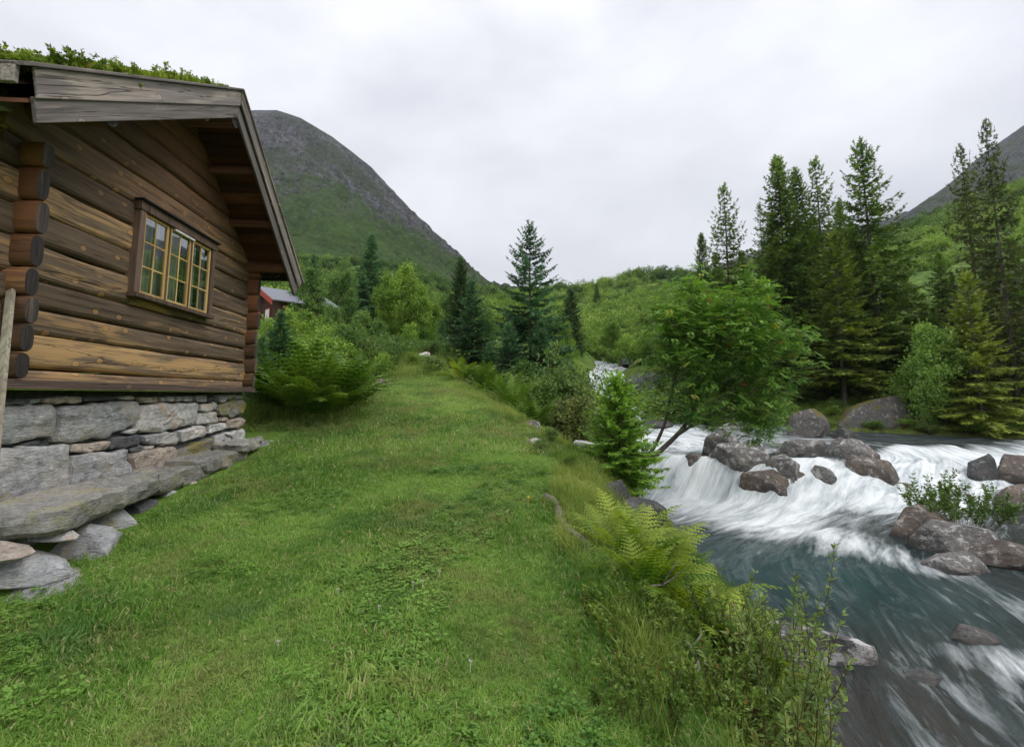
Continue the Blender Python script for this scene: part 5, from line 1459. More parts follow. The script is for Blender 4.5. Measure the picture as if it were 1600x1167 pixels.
SP['sitka2'] = bake(spruce_meshes(9, 5, 1.9, None, None, 0.20, 9, 0.42, 0.12, 0.02, 0.97, 0.2, 0.85, 0.25, 0.11, 0.20, 0.18), M['bark_spruce'], M['sitka'])
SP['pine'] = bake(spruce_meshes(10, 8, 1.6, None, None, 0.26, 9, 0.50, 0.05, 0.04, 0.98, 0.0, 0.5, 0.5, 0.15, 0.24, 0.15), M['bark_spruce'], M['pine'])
SP_H = {'dense': 14, 'dense2': 14, 'airy': 14, 'broad': 15, 'thin': 15, 'tier': 10, 'young': 7, 'sitka': 6.5, 'sitka2': 5, 'pine': 8}
def spruce_at(kind, px, apex, Y, label, group, wide=1.0, name='spruce_tree', mat=None, sink=0.0, cat='spruce'):
    x, y, z = at(px, Y)
    # the apex's own column leans with the lens: keep the base under it
    h = max(top_z(px, apex, Y) - z, 1.0)
    pair = SP[kind]
    if mat is not None:
        key = (kind, mat.name)
        if key not in SP: SP[key] = remat(pair, mat)
        pair = SP[key]
    e = make_plant(name, pair, None, None, (x, y, z - sink), label, cat, group, random.uniform(0, 6.28))
    s = h / SP_H[kind]; e.scale = (s * wide, s * wide, s)
    return e
GF = 'spruces on the far bank'
for a in [
 ('airy', 1148, 293, 33, 'airy spruce with see-through top, first tall one beside the rowan top', 1.0),
 ('dense', 1107, 368, 37, 'dark narrow spruce rising just past the rowan top', 0.8),
 ('dense2', 1128, 398, 38, 'shorter dark spruce at the foot of the airy spruce', 0.9),
 ('thin', 1200, 318, 42, 'slim spruce with a thin pointed top between the airy one and the dense twin tops', 0.9, M['spruce']),
 ('dense', 1238, 249, 32, 'tall dense spruce, the taller of the dense twin tops', 1.0),
 ('dense2', 1266, 267, 33, 'dense spruce with the lower of the twin tops', 0.85),
 ('airy', 1300, 252, 34, 'tall spruce with gaps in its top between the twin tops and the broad one', 1.0),
 ('dense', 1332, 318, 36, 'middling spruce tucked beside the gappy top', 0.85),
 ('broad', 1380, 222, 29, 'tallest broad spruce with level boughs in front of the bare mountain', 1.0),
 ('tier', 1321, 366, 26, 'yellow green spruce with a bare pale trunk standing at the far waterline', 1.15),
 ('dense2', 1360, 400, 32, 'dark spruce behind the yellow green one with the bare trunk', 1.0),
 ('dense', 1428, 430, 31, 'dark spruce under the broad tallest spruce, beside the birch slope', 1.1),
 ('dense2', 1484, 395, 34, 'dark bushy spruce before the green birch slope', 1.1),
 ('airy', 1546, 233, 25, 'half-dead spruce with a thin ragged top against the bare mountain', 0.75, M['spruce_thin']),
 ('airy', 1594, 195, 23, 'sparse half-dead spruce nearest the picture edge', 0.7, M['spruce_thin']),
 ('young', 1535, 428, 21.6, 'bright yellow green young spruce on the far bank by the leaning rowan', 1.0),
 ('dense', 1180, 430, 39, 'dark spruce low behind the rowan crown', 1.2),
 ('dense2', 1212, 440, 35, 'dark spruce filling the gap left of the dense twin tops', 1.2),
 ('dense', 1272, 420, 30, 'dark spruce with low boughs under the dense twin tops', 1.2),
 ('dense2', 1405, 470, 27.5, 'dark spruce behind the large mossy boulder', 1.2),
 ('dense', 1455, 460, 29, 'dark spruce behind the leaning pale rowan', 1.1),
 ('dense2', 1575, 380, 29, 'dark spruce behind the bright young spruce', 1.2),
 ('dense', 1700, 400, 27, 'dark spruce beyond the picture edge above the far bank', 1.2),
 ('dense2', 1085, 440, 44, 'small far spruce behind the pale rowan shoots', 0.8),
 ('dense', 1240, 480, 28.5, 'spruce with low dark boughs behind the yellow-mossed boulder', 1.3),
 ('dense2', 1520, 480, 26, 'low dark spruce between the leaning rowan and the bright young spruce', 1.2),
 ('tier', 1590, 470, 23.5, 'yellowish spruce with drooping tiers at the picture edge', 1.2)]:
    spruce_at(a[0], a[1], a[2], a[3], a[4], GF, a[5], mat=a[6] if len(a) > 6 else None)
for a in [('dense', 1440, 446, 34, 'dark spruce in the forest wall behind the pale rowan', 1.1), ('dense2', 1502, 432, 33, 'dark spruce in the forest wall between the bushy spruce and the ragged thin one', 1.1), ('dense', 1556, 405, 31, 'dark spruce at the foot of the ragged thin spruce', 1.1), ('dense2', 1608, 372, 30, 'dark spruce filling the picture edge under the birch slope', 1.1),
 ('dense2', 1472, 480, 26.5, 'low dark spruce right behind the pale leaning rowan', 1.3), ('dense', 1402, 400, 35, 'dark spruce peeping out past the broad tallest spruce', 1.0), ('dense2', 1350, 350, 38, 'spruce behind the gap between the gappy top and the broad one', 1.0), ('dense', 1222, 335, 38, 'spruce standing close behind the dense twin tops', 0.9),
 ('dense2', 1288, 340, 39, 'spruce behind the foot of the gappy top', 1.0), ('dense', 1168, 395, 40, 'spruce in the forest wall between the airy spruce and the slim one', 1.0), ('dense2', 1345, 470, 28, 'low dark spruce behind the bare pale trunk', 1.3), ('dense', 1300, 480, 28.5, 'low dark spruce in the shade beside the bare pale trunk', 1.3), ('dense2', 1205, 510, 29, 'low spruce behind the outer rowan boughs', 1.3)]:
    spruce_at(a[0], a[1], a[2], a[3], a[4], GF, a[5])
GV = 'conifers on the cabin side of the stream'
spruce_at('sitka', 828, 356, 18.5, 'tall blue green spruce with sparse pointed top beyond the lawn', GV, 1.0)
spruce_at('sitka2', 737, 438, 19.5, 'pyramid-shaped blue green spruce beside the dark pine', GV, 0.95)
spruce_at('pine', 718, 404, 27, 'dark dense column-shaped pine behind the pyramid-shaped spruce', GV, 0.95, 'pine_tree', cat='pine')
spruce_at('sitka2', 796, 505, 16.6, 'low wide blue green spruce at the foot of the tall sparse-topped spruce', GV, 1.25)
spruce_at('sitka2', 846, 500, 17.4, 'low spruce on the stream side of the tall sparse-topped spruce', GV, 1.1)
spruce_at('sitka2', 765, 535, 16.2, 'small blue green spruce between the path and the tall one', GV, 1.2)
spruce_at('dense', 575, 366, 44, 'dark tall spruce rising behind the birches', GV, 1.25, mat=M['sitka'])
spruce_at('dense2', 484, 398, 42, 'dark spruce beside the red house, behind the grey green birch', GV, 0.9, mat=M['sitka'])
spruce_at('sitka2', 432, 488, 11.2, 'young blue green spruce between the cabin corner and the big fern', GV, 0.95)
spruce_at('sitka2', 405, 525, 10.4, 'young spruce pressed against the cabin corner', GV, 0.9)
spruce_at('pine', 893, 452, 45, 'dark pointed conifer on the slope behind the tall spruce', GV, 1.2, 'pine_tree', cat='pine')
spruce_at('sitka2', 690, 500, 23, 'blue green spruce between the birches and the pyramid-shaped spruce', GV, 0.8)
GS = 'small trees on the skyline'
spruce_at('dense', 933, 444, 165, 'single dark tree standing up from the far skyline', GS, 1.3)
spruce_at('dense2', 968, 457, 170, 'small dark tree on the skyline beside two others', GS, 1.3)
spruce_at('dense', 978, 456, 172, 'middle one of the small dark skyline trees', GS, 1.3)
spruce_at('dense2', 790, 446, 130, 'small dark tree where the far ridge meets the mountain', GS, 1.4)
spruce_at('dense', 772, 449, 125, 'tiny round dark tree at the foot of the mountain slope', GS, 1.5)

# ------------------------------------------------------------------ birches, willows and bushes
BL = {}
for i, (h, w, nt_, per, lf, sp_, th, lo) in enumerate([(7, 4.4, 150, 55, 0.21, 0.25, 0.14, 12), (7, 3.8, 140, 55, 0.21, 0.24, 0.12, 11), (6, 4.6, 140, 55, 0.20, 0.25, 0.08, 10), (5, 4.6, 120, 55, 0.19, 0.25, 0.04, 10)]):
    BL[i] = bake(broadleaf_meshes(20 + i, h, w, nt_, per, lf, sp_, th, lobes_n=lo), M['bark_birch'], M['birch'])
BLH = [7, 7, 6, 5]
def birch_at(i, px, apex, Y, label, wide=1.0, mat=None, group='birches beyond the lawn', cat='birch', name='birch_tree', sink=0.15):
    x, y, z = at(px, Y)
    h = max(top_z(px, apex, Y) - z, 0.6)
    pair = BL[i]
    if mat is not None:
        key = (i, mat.name)
        if key not in BL: BL[key] = remat(pair, mat)
        pair = BL[key]
    e = make_plant(name, pair, None, None, (x, y, z - sink), label, cat, group, random.uniform(0, 6.28))
    s = h / BLH[i]; e.scale = (s * wide, s * wide, s)
    return e
BD = M['birch_dark']
for a in [
 (0, 630, 410, 27, 'tallest bright green birch with twin rounded tops beyond the path', 0.85), (1, 602, 425, 27.5, 'bright birch leaning on the tallest twin-topped birch', 0.8),
 (1, 657, 440, 26, 'bright birch on the path side of the twin-topped birch', 0.8), (1, 545, 447, 26, 'grey green birch with a pointed top beside the bright twin-topped birch', 0.8, BD),
 (0, 487, 416, 31, 'rounded grey green birch behind the eave of the cabin', 0.8, BD), (1, 466, 425, 36, 'slender birch seen just past the cabin rake boards', 0.7, BD),
 (2, 515, 470, 24, 'grey green birch in front of the rounded one', 0.8, BD), (2, 475, 480, 21, 'low bright birch beside the red house', 0.9), (3, 445, 478, 17.5, 'low leafy birch hiding the red house wall', 0.9),
 (3, 422, 492, 15, 'small birch close behind the cabin corner', 0.9), (2, 565, 480, 23, 'small birch under the dark tall spruce', 0.8, BD), (2, 590, 495, 22, 'short birch below the twin-topped birch', 0.8, BD),
 (3, 535, 500, 18.5, 'grey green bush-like birch in the middle of the thicket', 1.0, BD), (3, 500, 515, 16, 'low dark birch behind the big fern', 1.0, BD), (2, 676, 470, 28, 'slender birch between the twin-topped birch and the dark pine', 0.7),
 (3, 640, 500, 21.5, 'low birch with thin white stems at the head of the path', 0.8), (3, 700, 530, 19, 'small birch at the foot of the pyramid-shaped spruce', 0.8, BD),
 (2, 760, 480, 24, 'birch filling the gap beside the tall sparse-topped spruce', 0.9, BD), (2, 885, 500, 34, 'light birch on the slope above the waterfall', 0.8), (3, 870, 520, 28, 'rounded birch behind the stream-side willow', 0.9),
 (3, 893, 530, 36, 'bright birch just beside the waterfall top', 0.6), (2, 535, 420, 48, 'far birch at the foot of the mountain slope', 0.9, BD), (2, 660, 445, 40, 'far birch behind the twin-topped birch', 0.9, BD), (3, 600, 430, 44, 'far rounded birch beside the dark tall spruce', 0.9, BD),
 (2, 700, 455, 45, 'far birch on the slope behind the dark pine', 0.9, BD), (3, 1010, 515, 44, 'bright birch above the upstream water', 1.0), (3, 1040, 500, 50, 'birch on the far bank behind the rowan shoots', 1.0), (2, 960, 500, 60, 'pale birch on the slope beyond the upstream water', 1.0),
 (3, 985, 520, 55, 'low birch on the slope over the broken dark rocks', 1.0)]:
    birch_at(a[0], a[1], a[2], a[3], a[4], a[5], a[6] if len(a) > 6 else None)
# pale leaning rowan and low growth on the far bank
birch_at(2, 1465, 500, 22.6, 'pale green rowan leaning over the far waterline', 0.9, M['rowan_pale'], 'leafy trees on the far bank', 'rowan', 'rowan_tree')
birch_at(3, 1440, 555, 22.4, 'small pale rowan shoot beside the leaning one', 0.8, M['rowan_pale'], 'leafy trees on the far bank', 'rowan', 'rowan_tree')

BU = {}
for i, (h, w) in enumerate([(1.6, 1.8), (1.2, 1.6), (1.0, 1.5)]):
    BU[i] = bake(bush_meshes(50 + i, h, w, 60, 46, 0.085, 0.12), M['stem'], M['willow'], ('stems', 'leaves'))
BUH = [1.6, 1.2, 1.0]
def bush_at(i, px, top, Y, label, wide=1.0, mat=None, group='bushes round the lawn', cat='bush', name='leafy_bush'):
    x, y, z = at(px, Y)
    h = max(top_z(px, top, Y) - z, 0.25)
    key = (i, mat.name if mat else '')
    if key not in BU: BU[key] = remat(BU[i], mat) if mat else BU[i]
    e = make_plant(name, BU[key], None, None, (x, y, z - 0.03), label, cat, group, random.uniform(0, 6.28), part=('stems', 'leaves'))
    s = h / BUH[i]; e.scale = (s * wide, s * wide, s)
    return e
for a in [
 (0, 880, 540, 15.5, 'tall willow bush with yellowish leaves beside the blue green spruces', 0.9, M['willow']), (1, 888, 618, 14, 'dark willow bush in front of the waterfall', 0.9, M['willow_brown']),
 (1, 915, 655, 12.2, 'brownish twiggy bush beside the young bright spruce', 1.0, M['willow_brown']), (1, 868, 615, 12, 'brownish willow bush above the mossy boulder', 1.2, M['willow_brown']),
 (0, 605, 528, 16, 'dark green bush at the head of the lawn', 0.8, M['shrub_dark']), (1, 585, 548, 14.5, 'bright bush in front of the dark green bush', 0.9, M['birch']), (1, 560, 560, 13, 'small pale bush left of the path', 0.9, M['willow']),
 (2, 675, 553, 15.8, 'low rounded bush on the right of the path', 1.0, M['willow']), (2, 650, 548, 18, 'low bush at the very top of the path', 1.0, M['shrub']), (1, 545, 525, 17, 'wide bush behind the big fern', 1.1, M['birch']),
 (1, 470, 520, 13.5, 'leafy bush between the young spruce and the big fern', 1.2, M['birch']), (2, 520, 560, 12.8, 'low yellow green bush behind the big fern', 1.2, M['willow']), (1, 760, 580, 15, 'dark low bush under the blue green spruces', 1.0, M['shrub_dark']),
 (2, 720, 585, 15, 'grassy low bush at the foot of the spruces', 1.2, M['willow']), (2, 935, 700, 8.9, 'dense bright bush on the bank below the young spruce', 1.0, M['shrub']), (2, 960, 715, 9.4, 'dark mossy bush over the upright dark rock', 1.0, M['shrub_dark']),
 (2, 860, 690, 8.0, 'low bush with yellowing leaves in the bank grass', 0.9, M['willow']), (2, 890, 745, 6.2, 'small leafy bush at the broken lawn edge', 0.7, M['fern_dark']), (2, 845, 710, 7.2, 'tiny bush in the grass above the broken edge', 0.7, M['willow']),
 (1, 800, 560, 15.6, 'dark bush between the ferns and the low wide spruce', 1.0, M['shrub_dark'])]:
    bush_at(a[0], a[1], a[2], a[3], a[4], a[5], a[6])
for a in [(0, 455, 500, 14.5, 'leafy bush under the red house, behind the young spruce', 1.3, M['birch']), (0, 500, 535, 14.0, 'dark bush directly behind the big fern', 1.3, M['shrub_dark']), (0, 555, 505, 19, 'bush in the thicket below the pointed birch', 1.3, M['birch_dark']),
 (0, 590, 515, 18.5, 'bush under the bright birches, left of the path head', 1.3, M['willow']), (0, 430, 545, 12.5, 'bush between the two young spruces by the cabin corner', 1.2, M['birch']), (0, 620, 520, 20, 'bush beneath the trunk of the twin-topped birch', 1.3, M['birch_dark']),
 (0, 525, 490, 20, 'tall bush in the thicket between the low dark birch and the pointed one', 1.2, M['birch']), (0, 665, 520, 20.5, 'bush behind the low round path bush', 1.2, M['birch_dark']), (0, 710, 550, 17.5, 'dark bush at the path side of the pyramid-shaped spruce', 1.2, M['shrub_dark']),
 (0, 840, 560, 14.8, 'grey green bush before the low spruces by the stream', 1.2, M['willow']), (1, 820, 590, 13.6, 'low bush among the bank bed ferns', 1.2, M['shrub_dark']), (0, 872, 560, 20, 'bush on the bank over the foot of the waterfall', 1.2, M['birch'])]:
    bush_at(a[0], a[1], a[2], a[3], a[4], a[5], a[6])
for j, (px, top, Y, mt, lab) in enumerate([(1310, 620, 25, 'willow', 'low bush at the foot of the bare pale trunk'), (1345, 640, 23.4, 'shrub', 'bright low bush in front of the large mossy boulder'), (1290, 655, 23.6, 'shrub_dark', 'dark bush between the two mossy boulders'),
   (1385, 650, 22.8, 'willow', 'yellowing bush on the bank below the large mossy boulder'), (1432, 600, 23.4, 'shrub', 'leafy bush beside the large mossy boulder'), (1480, 640, 22.2, 'shrub_dark', 'low dark bush under the leaning pale rowan'),
   (1565, 630, 21.8, 'shrub', 'low bush at the foot of the bright young spruce'), (1275, 630, 27, 'shrub_dark', 'bush in deep shade behind the yellow-mossed boulder'), (1610, 640, 21.4, 'willow', 'bank bush at the picture edge above the rapid')]):
    bush_at(j % 3, px, top, Y, lab, 1.3, M[mt], 'bushes on the far bank')
for j, (px, top, Y, mt, lab) in enumerate([(1010, 592, 33, 'birch', 'bush over the rapid behind the rowan stems'), (1050, 600, 29, 'willow', 'bush on the far bank seen through the rowan trunk fork'), (1085, 612, 27, 'shrub', 'bright bush on the far bank behind the lowest rowan boughs'), (1125, 612, 26.5, 'birch_dark', 'grey green bush on the far bank behind the rowan crown'),
   (1170, 618, 26, 'willow', 'yellowish bush at the far waterline behind the rowan crown'), (1210, 625, 26, 'shrub', 'bush just upstream of the yellow-mossed boulder'), (1255, 622, 28, 'birch', 'leafy bush above the yellow-mossed boulder'), (1300, 632, 24.2, 'shrub', 'bush right behind the small dark waterline rock'), (1360, 655, 22.6, 'shrub_dark', 'low dark bush at the waterline under the mossy boulder'),
   (1410, 648, 22.4, 'birch', 'bright bush at the waterline past the mossy boulder'), (1450, 655, 21.8, 'willow', 'low yellowish bush on the waterline below the pale rowan shoot'), (1510, 650, 21.6, 'birch', 'green bush on the waterline between the pale rowan and the young spruce'), (1590, 655, 21.2, 'shrub', 'low bush on the waterline by the picture edge'), (1030, 570, 42, 'birch', 'bush over the dark ledge beside the waterfall'), (1075, 560, 40, 'birch_dark', 'bush on the slope above the dark ledge')]):
    bush_at(j % 3, px, top, Y, lab, 1.5, M[mt], 'bushes on the far bank')

# ------------------------------------------------------------------ the bright young spruce and the rowan over the stream
e = make_plant('spruce_sapling', spruce_meshes(31, 2.4, 1.02, None, None, 0.085, 10, 0.25, 0.15, 0.02, 0.98, 0.05, 0.52, 0.3, 0.07, 0.24, 0.22), M['bark_spruce'], M['sapling'], (0, 0, 0), 'bright green young spruce on the near bank beside the rowan', 'spruce')
best = min(np.arange(6.0, 13.0, 0.1), key=lambda Y: abs((lambda q: CYP - FPX * (-q[1] * _s + q[2] * _c) / (q[1] * _c + q[2] * _s))(at(968, Y)) - 712))
sx, sy, sz = at(968, best); h = top_z(968, 592, best) - sz
e.location = (sx, sy, sz); e.scale = (h / 2.4 * 1.0,) * 2 + (h / 2.4,)

def rowan():
    g = np.random.default_rng(77)
    Y0 = 12.6
    base = np.array([on_y(1003, 722, Y0)[0], Y0, on_y(1003, 722, Y0)[2] - 0.15])
    e = empty('rowan_tree', base, 0, 'leaning rowan tree with red berries hanging over the stream', 'rowan')
    def W(px, py, dy=0.0): return on_y(px, py, Y0 + dy) - base
    lob = []
    for (px, py, rpx, dy) in [(1072, 478, 50, 0.3), (1092, 440, 26, 0.2), (1180, 470, 42, -0.2), (1178, 440, 24, -0.3), (1125, 545, 88, 0.2), (1205, 560, 62, -0.5), (1055, 580, 46, 0.0), (1190, 635, 48, -0.4), (1075, 525, 58, 0.4), (1150, 610, 66, 0.5), (1222, 525, 40, 0.2), (1098, 625, 40, -0.6), (1040, 535, 36, 0.3), (1150, 520, 60, -0.9), (1215, 615, 42, 0.4), (1110, 580, 60, 1.0), (1048, 505, 40, -0.3), (1062, 610, 44, -0.5), (1035, 575, 36, -0.2), (1090, 555, 60, -0.7), (1110, 500, 52, -0.4), (1180, 660, 34, -0.6), (1140, 650, 40, -0.3)]:
        c = W(px, py, dy); r = rpx / FPX * Y0
        lob.append((*c, r * 0.95, r * 0.95, r * 0.9))
    pts = lobe_points(lob, 620, g)
    limbs = []
    tb = MB()
    stems = [[W(1003, 730), W(1030, 706, -0.1), W(1058, 680, -0.2), W(1078, 655, -0.2), W(1092, 620, 0), W(1112, 570, 0.1), W(1130, 520, 0.1), W(1160, 470, 0)],
             [W(1000, 726, 0.1), W(1022, 700, 0.2), W(1038, 665, 0.3), W(1046, 630, 0.3), W(1055, 590, 0.3), W(1066, 540, 0.3), W(1078, 480, 0.3)],
             [W(1058, 680, -0.2), W(1085, 662, -0.3), W(1112, 648, -0.4), W(1145, 632, -0.5), W(1175, 612, -0.5), W(1205, 580, -0.5)]]
    allp = []
    for k_, s in enumerate(stems):
        s = np.array(s); ss = np.linspace(0, len(s) - 1, 26)
        sp = np.array([np.interp(ss, np.arange(len(s)), s[:, i]) for i in range(3)]).T
        sp = np.vstack([sp[:1], (sp[:-2] + 2 * sp[1:-1] + sp[2:]) / 4, sp[-1:]])
        rr = [0.075, 0.055, 0.042][k_]
        tube(tb, sp, np.linspace(rr, 0.012, 26), 8)
        allp.append(sp[6:])
    # boughs from the nearest stem point to every spray
    SPn = np.concatenate(allp)
    tb2, nodes, par = branch_tree(pts, [SPn[len(SPn) // 2]] + [p for p in SPn[::2]], g, rmin=0.0035, rgain=0.42, sides=4)
    # drop the false links between stem nodes: rebuild with only spray links
    n0 = len(SPn[::2]) + 1
    for i in range(n0, len(nodes)):
        tube(tb, [nodes[par[i]], nodes[i]], [0.009 if par[i] < n0 else 0.006, 0.004], 4, cap=False)
    tb.obj('trunk', M['bark_rowan'], e, True)
    cen, dirs, lens, wid, nrm, sh = [], [], [], [], [], []
    for p in pts:
        cs = g.uniform(0.0, 0.45)
        for _ in range(10):
            q = p + g.normal(0, 0.13, 3)
            az = g.uniform(0, 2 * PI); d = np.array([math.cos(az), math.sin(az), g.uniform(-0.55, 0.25)]); d /= np.linalg.norm(d)
            a, d_, u = rot_to(d)
            L_ = g.uniform(0.18, 0.27)
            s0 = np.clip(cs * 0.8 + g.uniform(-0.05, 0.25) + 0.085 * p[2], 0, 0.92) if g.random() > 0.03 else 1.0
            for k_ in range(6):
                f = 0.2 + 0.8 * k_ / 5
                c = q + d * L_ * f - np.array([0, 0, 0.05 * f * f])
                ll = L_ * 0.46 * (1 - 0.35 * abs(f - 0.6))
                if k_ == 5:
                    cen.append(c); dirs.append(d); lens.append(ll); wid.append(ll * 0.42); nrm.append(u); sh.append(s0)
                else:
                    for sd in (-1, 1):
                        cen.append(c); dirs.append(a * sd + d * 0.45 - np.array([0, 0, 0.2])); lens.append(ll); wid.append(ll * 0.42); nrm.append(u + g.normal(0, 0.15, 3)); sh.append(s0)
    leafy(cen, dirs, lens, wid, nrm, sh, fold=0.05).obj('crown', M['rowan'], e, False, shade=True)
    for (px, py) in [(1108, 470), (1176, 505), (1210, 508), (1248, 520), (1138, 540), (1162, 555), (1215, 560), (1095, 515), (1185, 590), (1240, 555), (1125, 497), (1220, 535), (1160, 600), (1075, 548), (1200, 480)]:
        mb = MB(); c = W(px, py, -0.9 + g.uniform(-0.3, 0.5))
        for _ in range(16):
            q = c + g.normal(0, 0.035, 3) * [1, 1, 0.5]
            v = np.array([(1, 0, 0), (-1, 0, 0), (0, 1, 0), (0, -1, 0), (0, 0, 1), (0, 0, -1)]) * 0.011 + q
            mb.add(v, tris=[(0, 2, 4), (2, 1, 4), (1, 3, 4), (3, 0, 4), (2, 0, 5), (1, 2, 5), (3, 1, 5), (0, 3, 5)])
        mb.obj('berry_cluster', M['berry'], e)
rowan()

# ------------------------------------------------------------------ ferns: every frond a part
FR = [frond_mesh(300 + i, 0.75, M['fern'], 0.62 + 0.1 * i, 15, 0.30, 4) for i in range(4)]
FD = [frond_mesh(310 + i, 0.75, M['fern_dark'], 0.5 + 0.12 * i, 14, 0.30, 3, 1.38) for i in range(4)]
def fern(loc, size, n, label, meshes, group, seed, lean=(0, 0), spread=1.0, name='fern'):
    g = np.random.default_rng(seed)
    e = empty(name, loc, 0, label, 'fern', group)
    for i in range(n):
        o = link('frond', meshes[i % len(meshes)], e)
        az = 2 * PI * i * 0.382 + g.normal(0, 0.2); inner = (i / n)
        q = Matrix.Rotation(az, 4, 'Z') @ Matrix.Rotation(0.18 - 0.55 * spread * inner + g.normal(0, 0.1), 4, 'X')
        if lean != (0, 0):
            q = Matrix.Rotation(math.hypot(*lean), 4, Vector((-lean[1], lean[0], 0))) @ q
        s = size / 0.75 * g.uniform(0.75, 1.15)
        r = 0.06 * size + 0.18 * size * inner
        o.matrix_local = Matrix.Translation((-math.sin(az) * r, math.cos(az) * r, g.uniform(-0.02, 0.02))) @ q @ Matrix.Diagonal((s, s, s, 1))
    return e
GN_ = 'bright ferns on the near bank'
def fern_px(px, Y, size, n, label, meshes, group, seed, dz=0.0, **kw):
    x, y, z = at(px, Y)
    return fern((x, y, z + dz), size, n, label, meshes, group, seed, **kw)
fern_px(985, 4.6, 0.70, 14, 'tall bright fern nearest the dark pointed rock', FR, GN_, 1)
fern_px(1012, 4.2, 0.76, 15, 'yellow green fern in the middle of the near bank clump', FR, GN_, 2)
fern_px(960, 4.1, 0.50, 11, 'fern beside the weathered log', FR, GN_, 3)
fern_px(1052, 4.0, 0.80, 14, 'fern with long fronds arching over the teal pool', FR, GN_, 4, lean=(0.35, 0.0))
fern_px(1092, 3.8, 0.80, 14, 'lowest bright fern leaning over the water', FR, GN_, 5, lean=(0.4, 0.0))
fern_px(1000, 3.7, 0.55, 11, 'fern behind the forked dead branch', FR, GN_, 6)
fern_px(1045, 5.0, 0.65, 13, 'darker fern at the waterline behind the bright clump', FD, GN_, 7)
fern_px(1150, 3.7, 0.6, 10, 'small fern at the end of the clump beside the willow stems', FR, GN_, 8, lean=(0.3, 0.0))
GB = 'fern clumps round the lawn'
fern_px(492, 9.3, 1.5, 64, 'biggest fern clump, beside the cabin corner', FD, GB, 11, spread=1.3)
fern_px(455, 10.0, 1.35, 34, 'fern between the biggest clump and the young spruce', FD, GB, 12)
fern_px(530, 10.2, 1.3, 36, 'fern on the lawn side of the biggest clump', FD, GB, 13)
fern_px(720, 14.2, 0.8, 16, 'pale fern beside the path under the spruces', FR, GB, 14)
for j, (px, Y, lab) in enumerate([(775, 13.0, 'fern at the top of the bank bed, near the low spruces'), (800, 12.0, 'fern in the middle of the bank bed above the mossy boulder'), (830, 11.4, 'fern just behind the mossy boulder'), (755, 14.0, 'fern at the shaded end of the bank bed'), (815, 13.2, 'fern at the back of the bank bed by the dark bush'), (845, 12.6, 'fern beside the brownish willow in the bank bed')]):
    fern_px(px, Y, 0.95, 18, lab, FD, GB, 20 + j)

# ------------------------------------------------------------------ near-bank shrubs, willow stems, dead branch
GW = 'shrubs on the near bank'
def shrub_px(px, Y, args, stem, leaf, label, name='leafy_shrub', dz=0.0, cat='shrub', group=GW, top=None):
    x, y, z = at(px, Y)
    if top is not None: args = (args[0], args[1], max(0.2, top_z(px, top, Y) - z)) + args[3:]
    return make_plant(name, upright_shrub_meshes(*args), M[stem], M[leaf], (x, y, z + dz), label, cat, group, 0, part=('stems', 'leaves'))
shrub_px(1050, 3.3, (401, 60, 0, 0.8, 0.027, 190, 0.35, 0.5, 4), 'stem', 'shrub', 'dense small-leaved shrub in front of the ferns', top=968)
shrub_px(985, 3.2, (402, 44, 0, 0.55, 0.025, 180, 0.3, 0.5, 4), 'stem', 'shrub', 'low reddish shrub at the lawn edge beside the dead branch', top=975)
shrub_px(1110, 3.5, (403, 50, 0, 0.7, 0.028, 170, 0.4, 0.5, 4), 'stem', 'shrub', 'green shrub between the ferns and the willow stems', top=945)
shrub_px(1010, 2.6, (404, 46, 0, 0.7, 0.026, 170, 0.3, 0.5, 4), 'stem', 'shrub', 'shrub at the lower picture edge beside the lawn', top=1060)
shrub_px(1100, 2.8, (405, 46, 0, 0.7, 0.027, 170, 0.3, 0.5, 4), 'stem', 'shrub', 'shrub at the lower picture edge below the dense small-leaved one', top=1020)
shrub_px(1175, 3.3, (406, 11, 0, 0.4, 0.045, 75, 0.12, 0.38, 3), 'stem', 'willow', 'thin willow stems next to the white veined rock', 'willow_shrub', top=935)
shrub_px(1240, 3.3, (407, 9, 0, 0.45, 0.05, 70, 0.12, 0.38, 3), 'stem', 'willow', 'tallest willow stems standing before the white veined rock', 'willow_shrub', top=895)
shrub_px(1268, 3.3, (408, 6, 0, 0.3, 0.05, 70, 0.10, 0.38, 3), 'stem', 'willow', 'open willow stems nearest the dark stream', 'willow_shrub', top=905)
shrub_px(1190, 2.7, (409, 9, 0, 0.6, 0.045, 75, 0.15, 0.38, 3), 'stem', 'willow', 'low willow at the lower picture edge', 'willow_shrub', top=1010)
shrub_px(1255, 2.8, (410, 6, 0, 0.4, 0.045, 75, 0.12, 0.38, 3), 'stem', 'willow', 'willow stems at the lower picture edge over the dark wet rock', 'willow_shrub', top=985)
p = on_z(1548, 838, -2.95)
make_plant('leafy_shrub', upright_shrub_meshes(421, 48, 0.95, 1.3, 0.085, 46, 0.9, 0.42, 4), M['stem'], M['shrub_dark'], (p[0], p[1] + 0.75, p[2] + 0.1), 'dark leafy shrub growing from the rocks in the stream', 'shrub', None, part=('stems', 'leaves'))
p = on_z(1455, 752, -2.7)
make_plant('leafy_shrub', upright_shrub_meshes(422, 1, 0.4, 0.02, 0.06, 60, 0.9, 0.42, 0), M['stem'], M['shrub_dark'], (p[0], p[1], p[2]), 'tiny sprig of leaves against the right white rapid', 'shrub', None, part=('stems', 'leaves'))
db = empty('dead_branch', on_y(988, 960, 3.55), 0, 'bare forked grey branch arching over the ferns', 'branch')
o0 = np.array(db.location)
def dbp(l): return [on_y(a, b, 3.55 + c) - o0 for a, b, c in l]
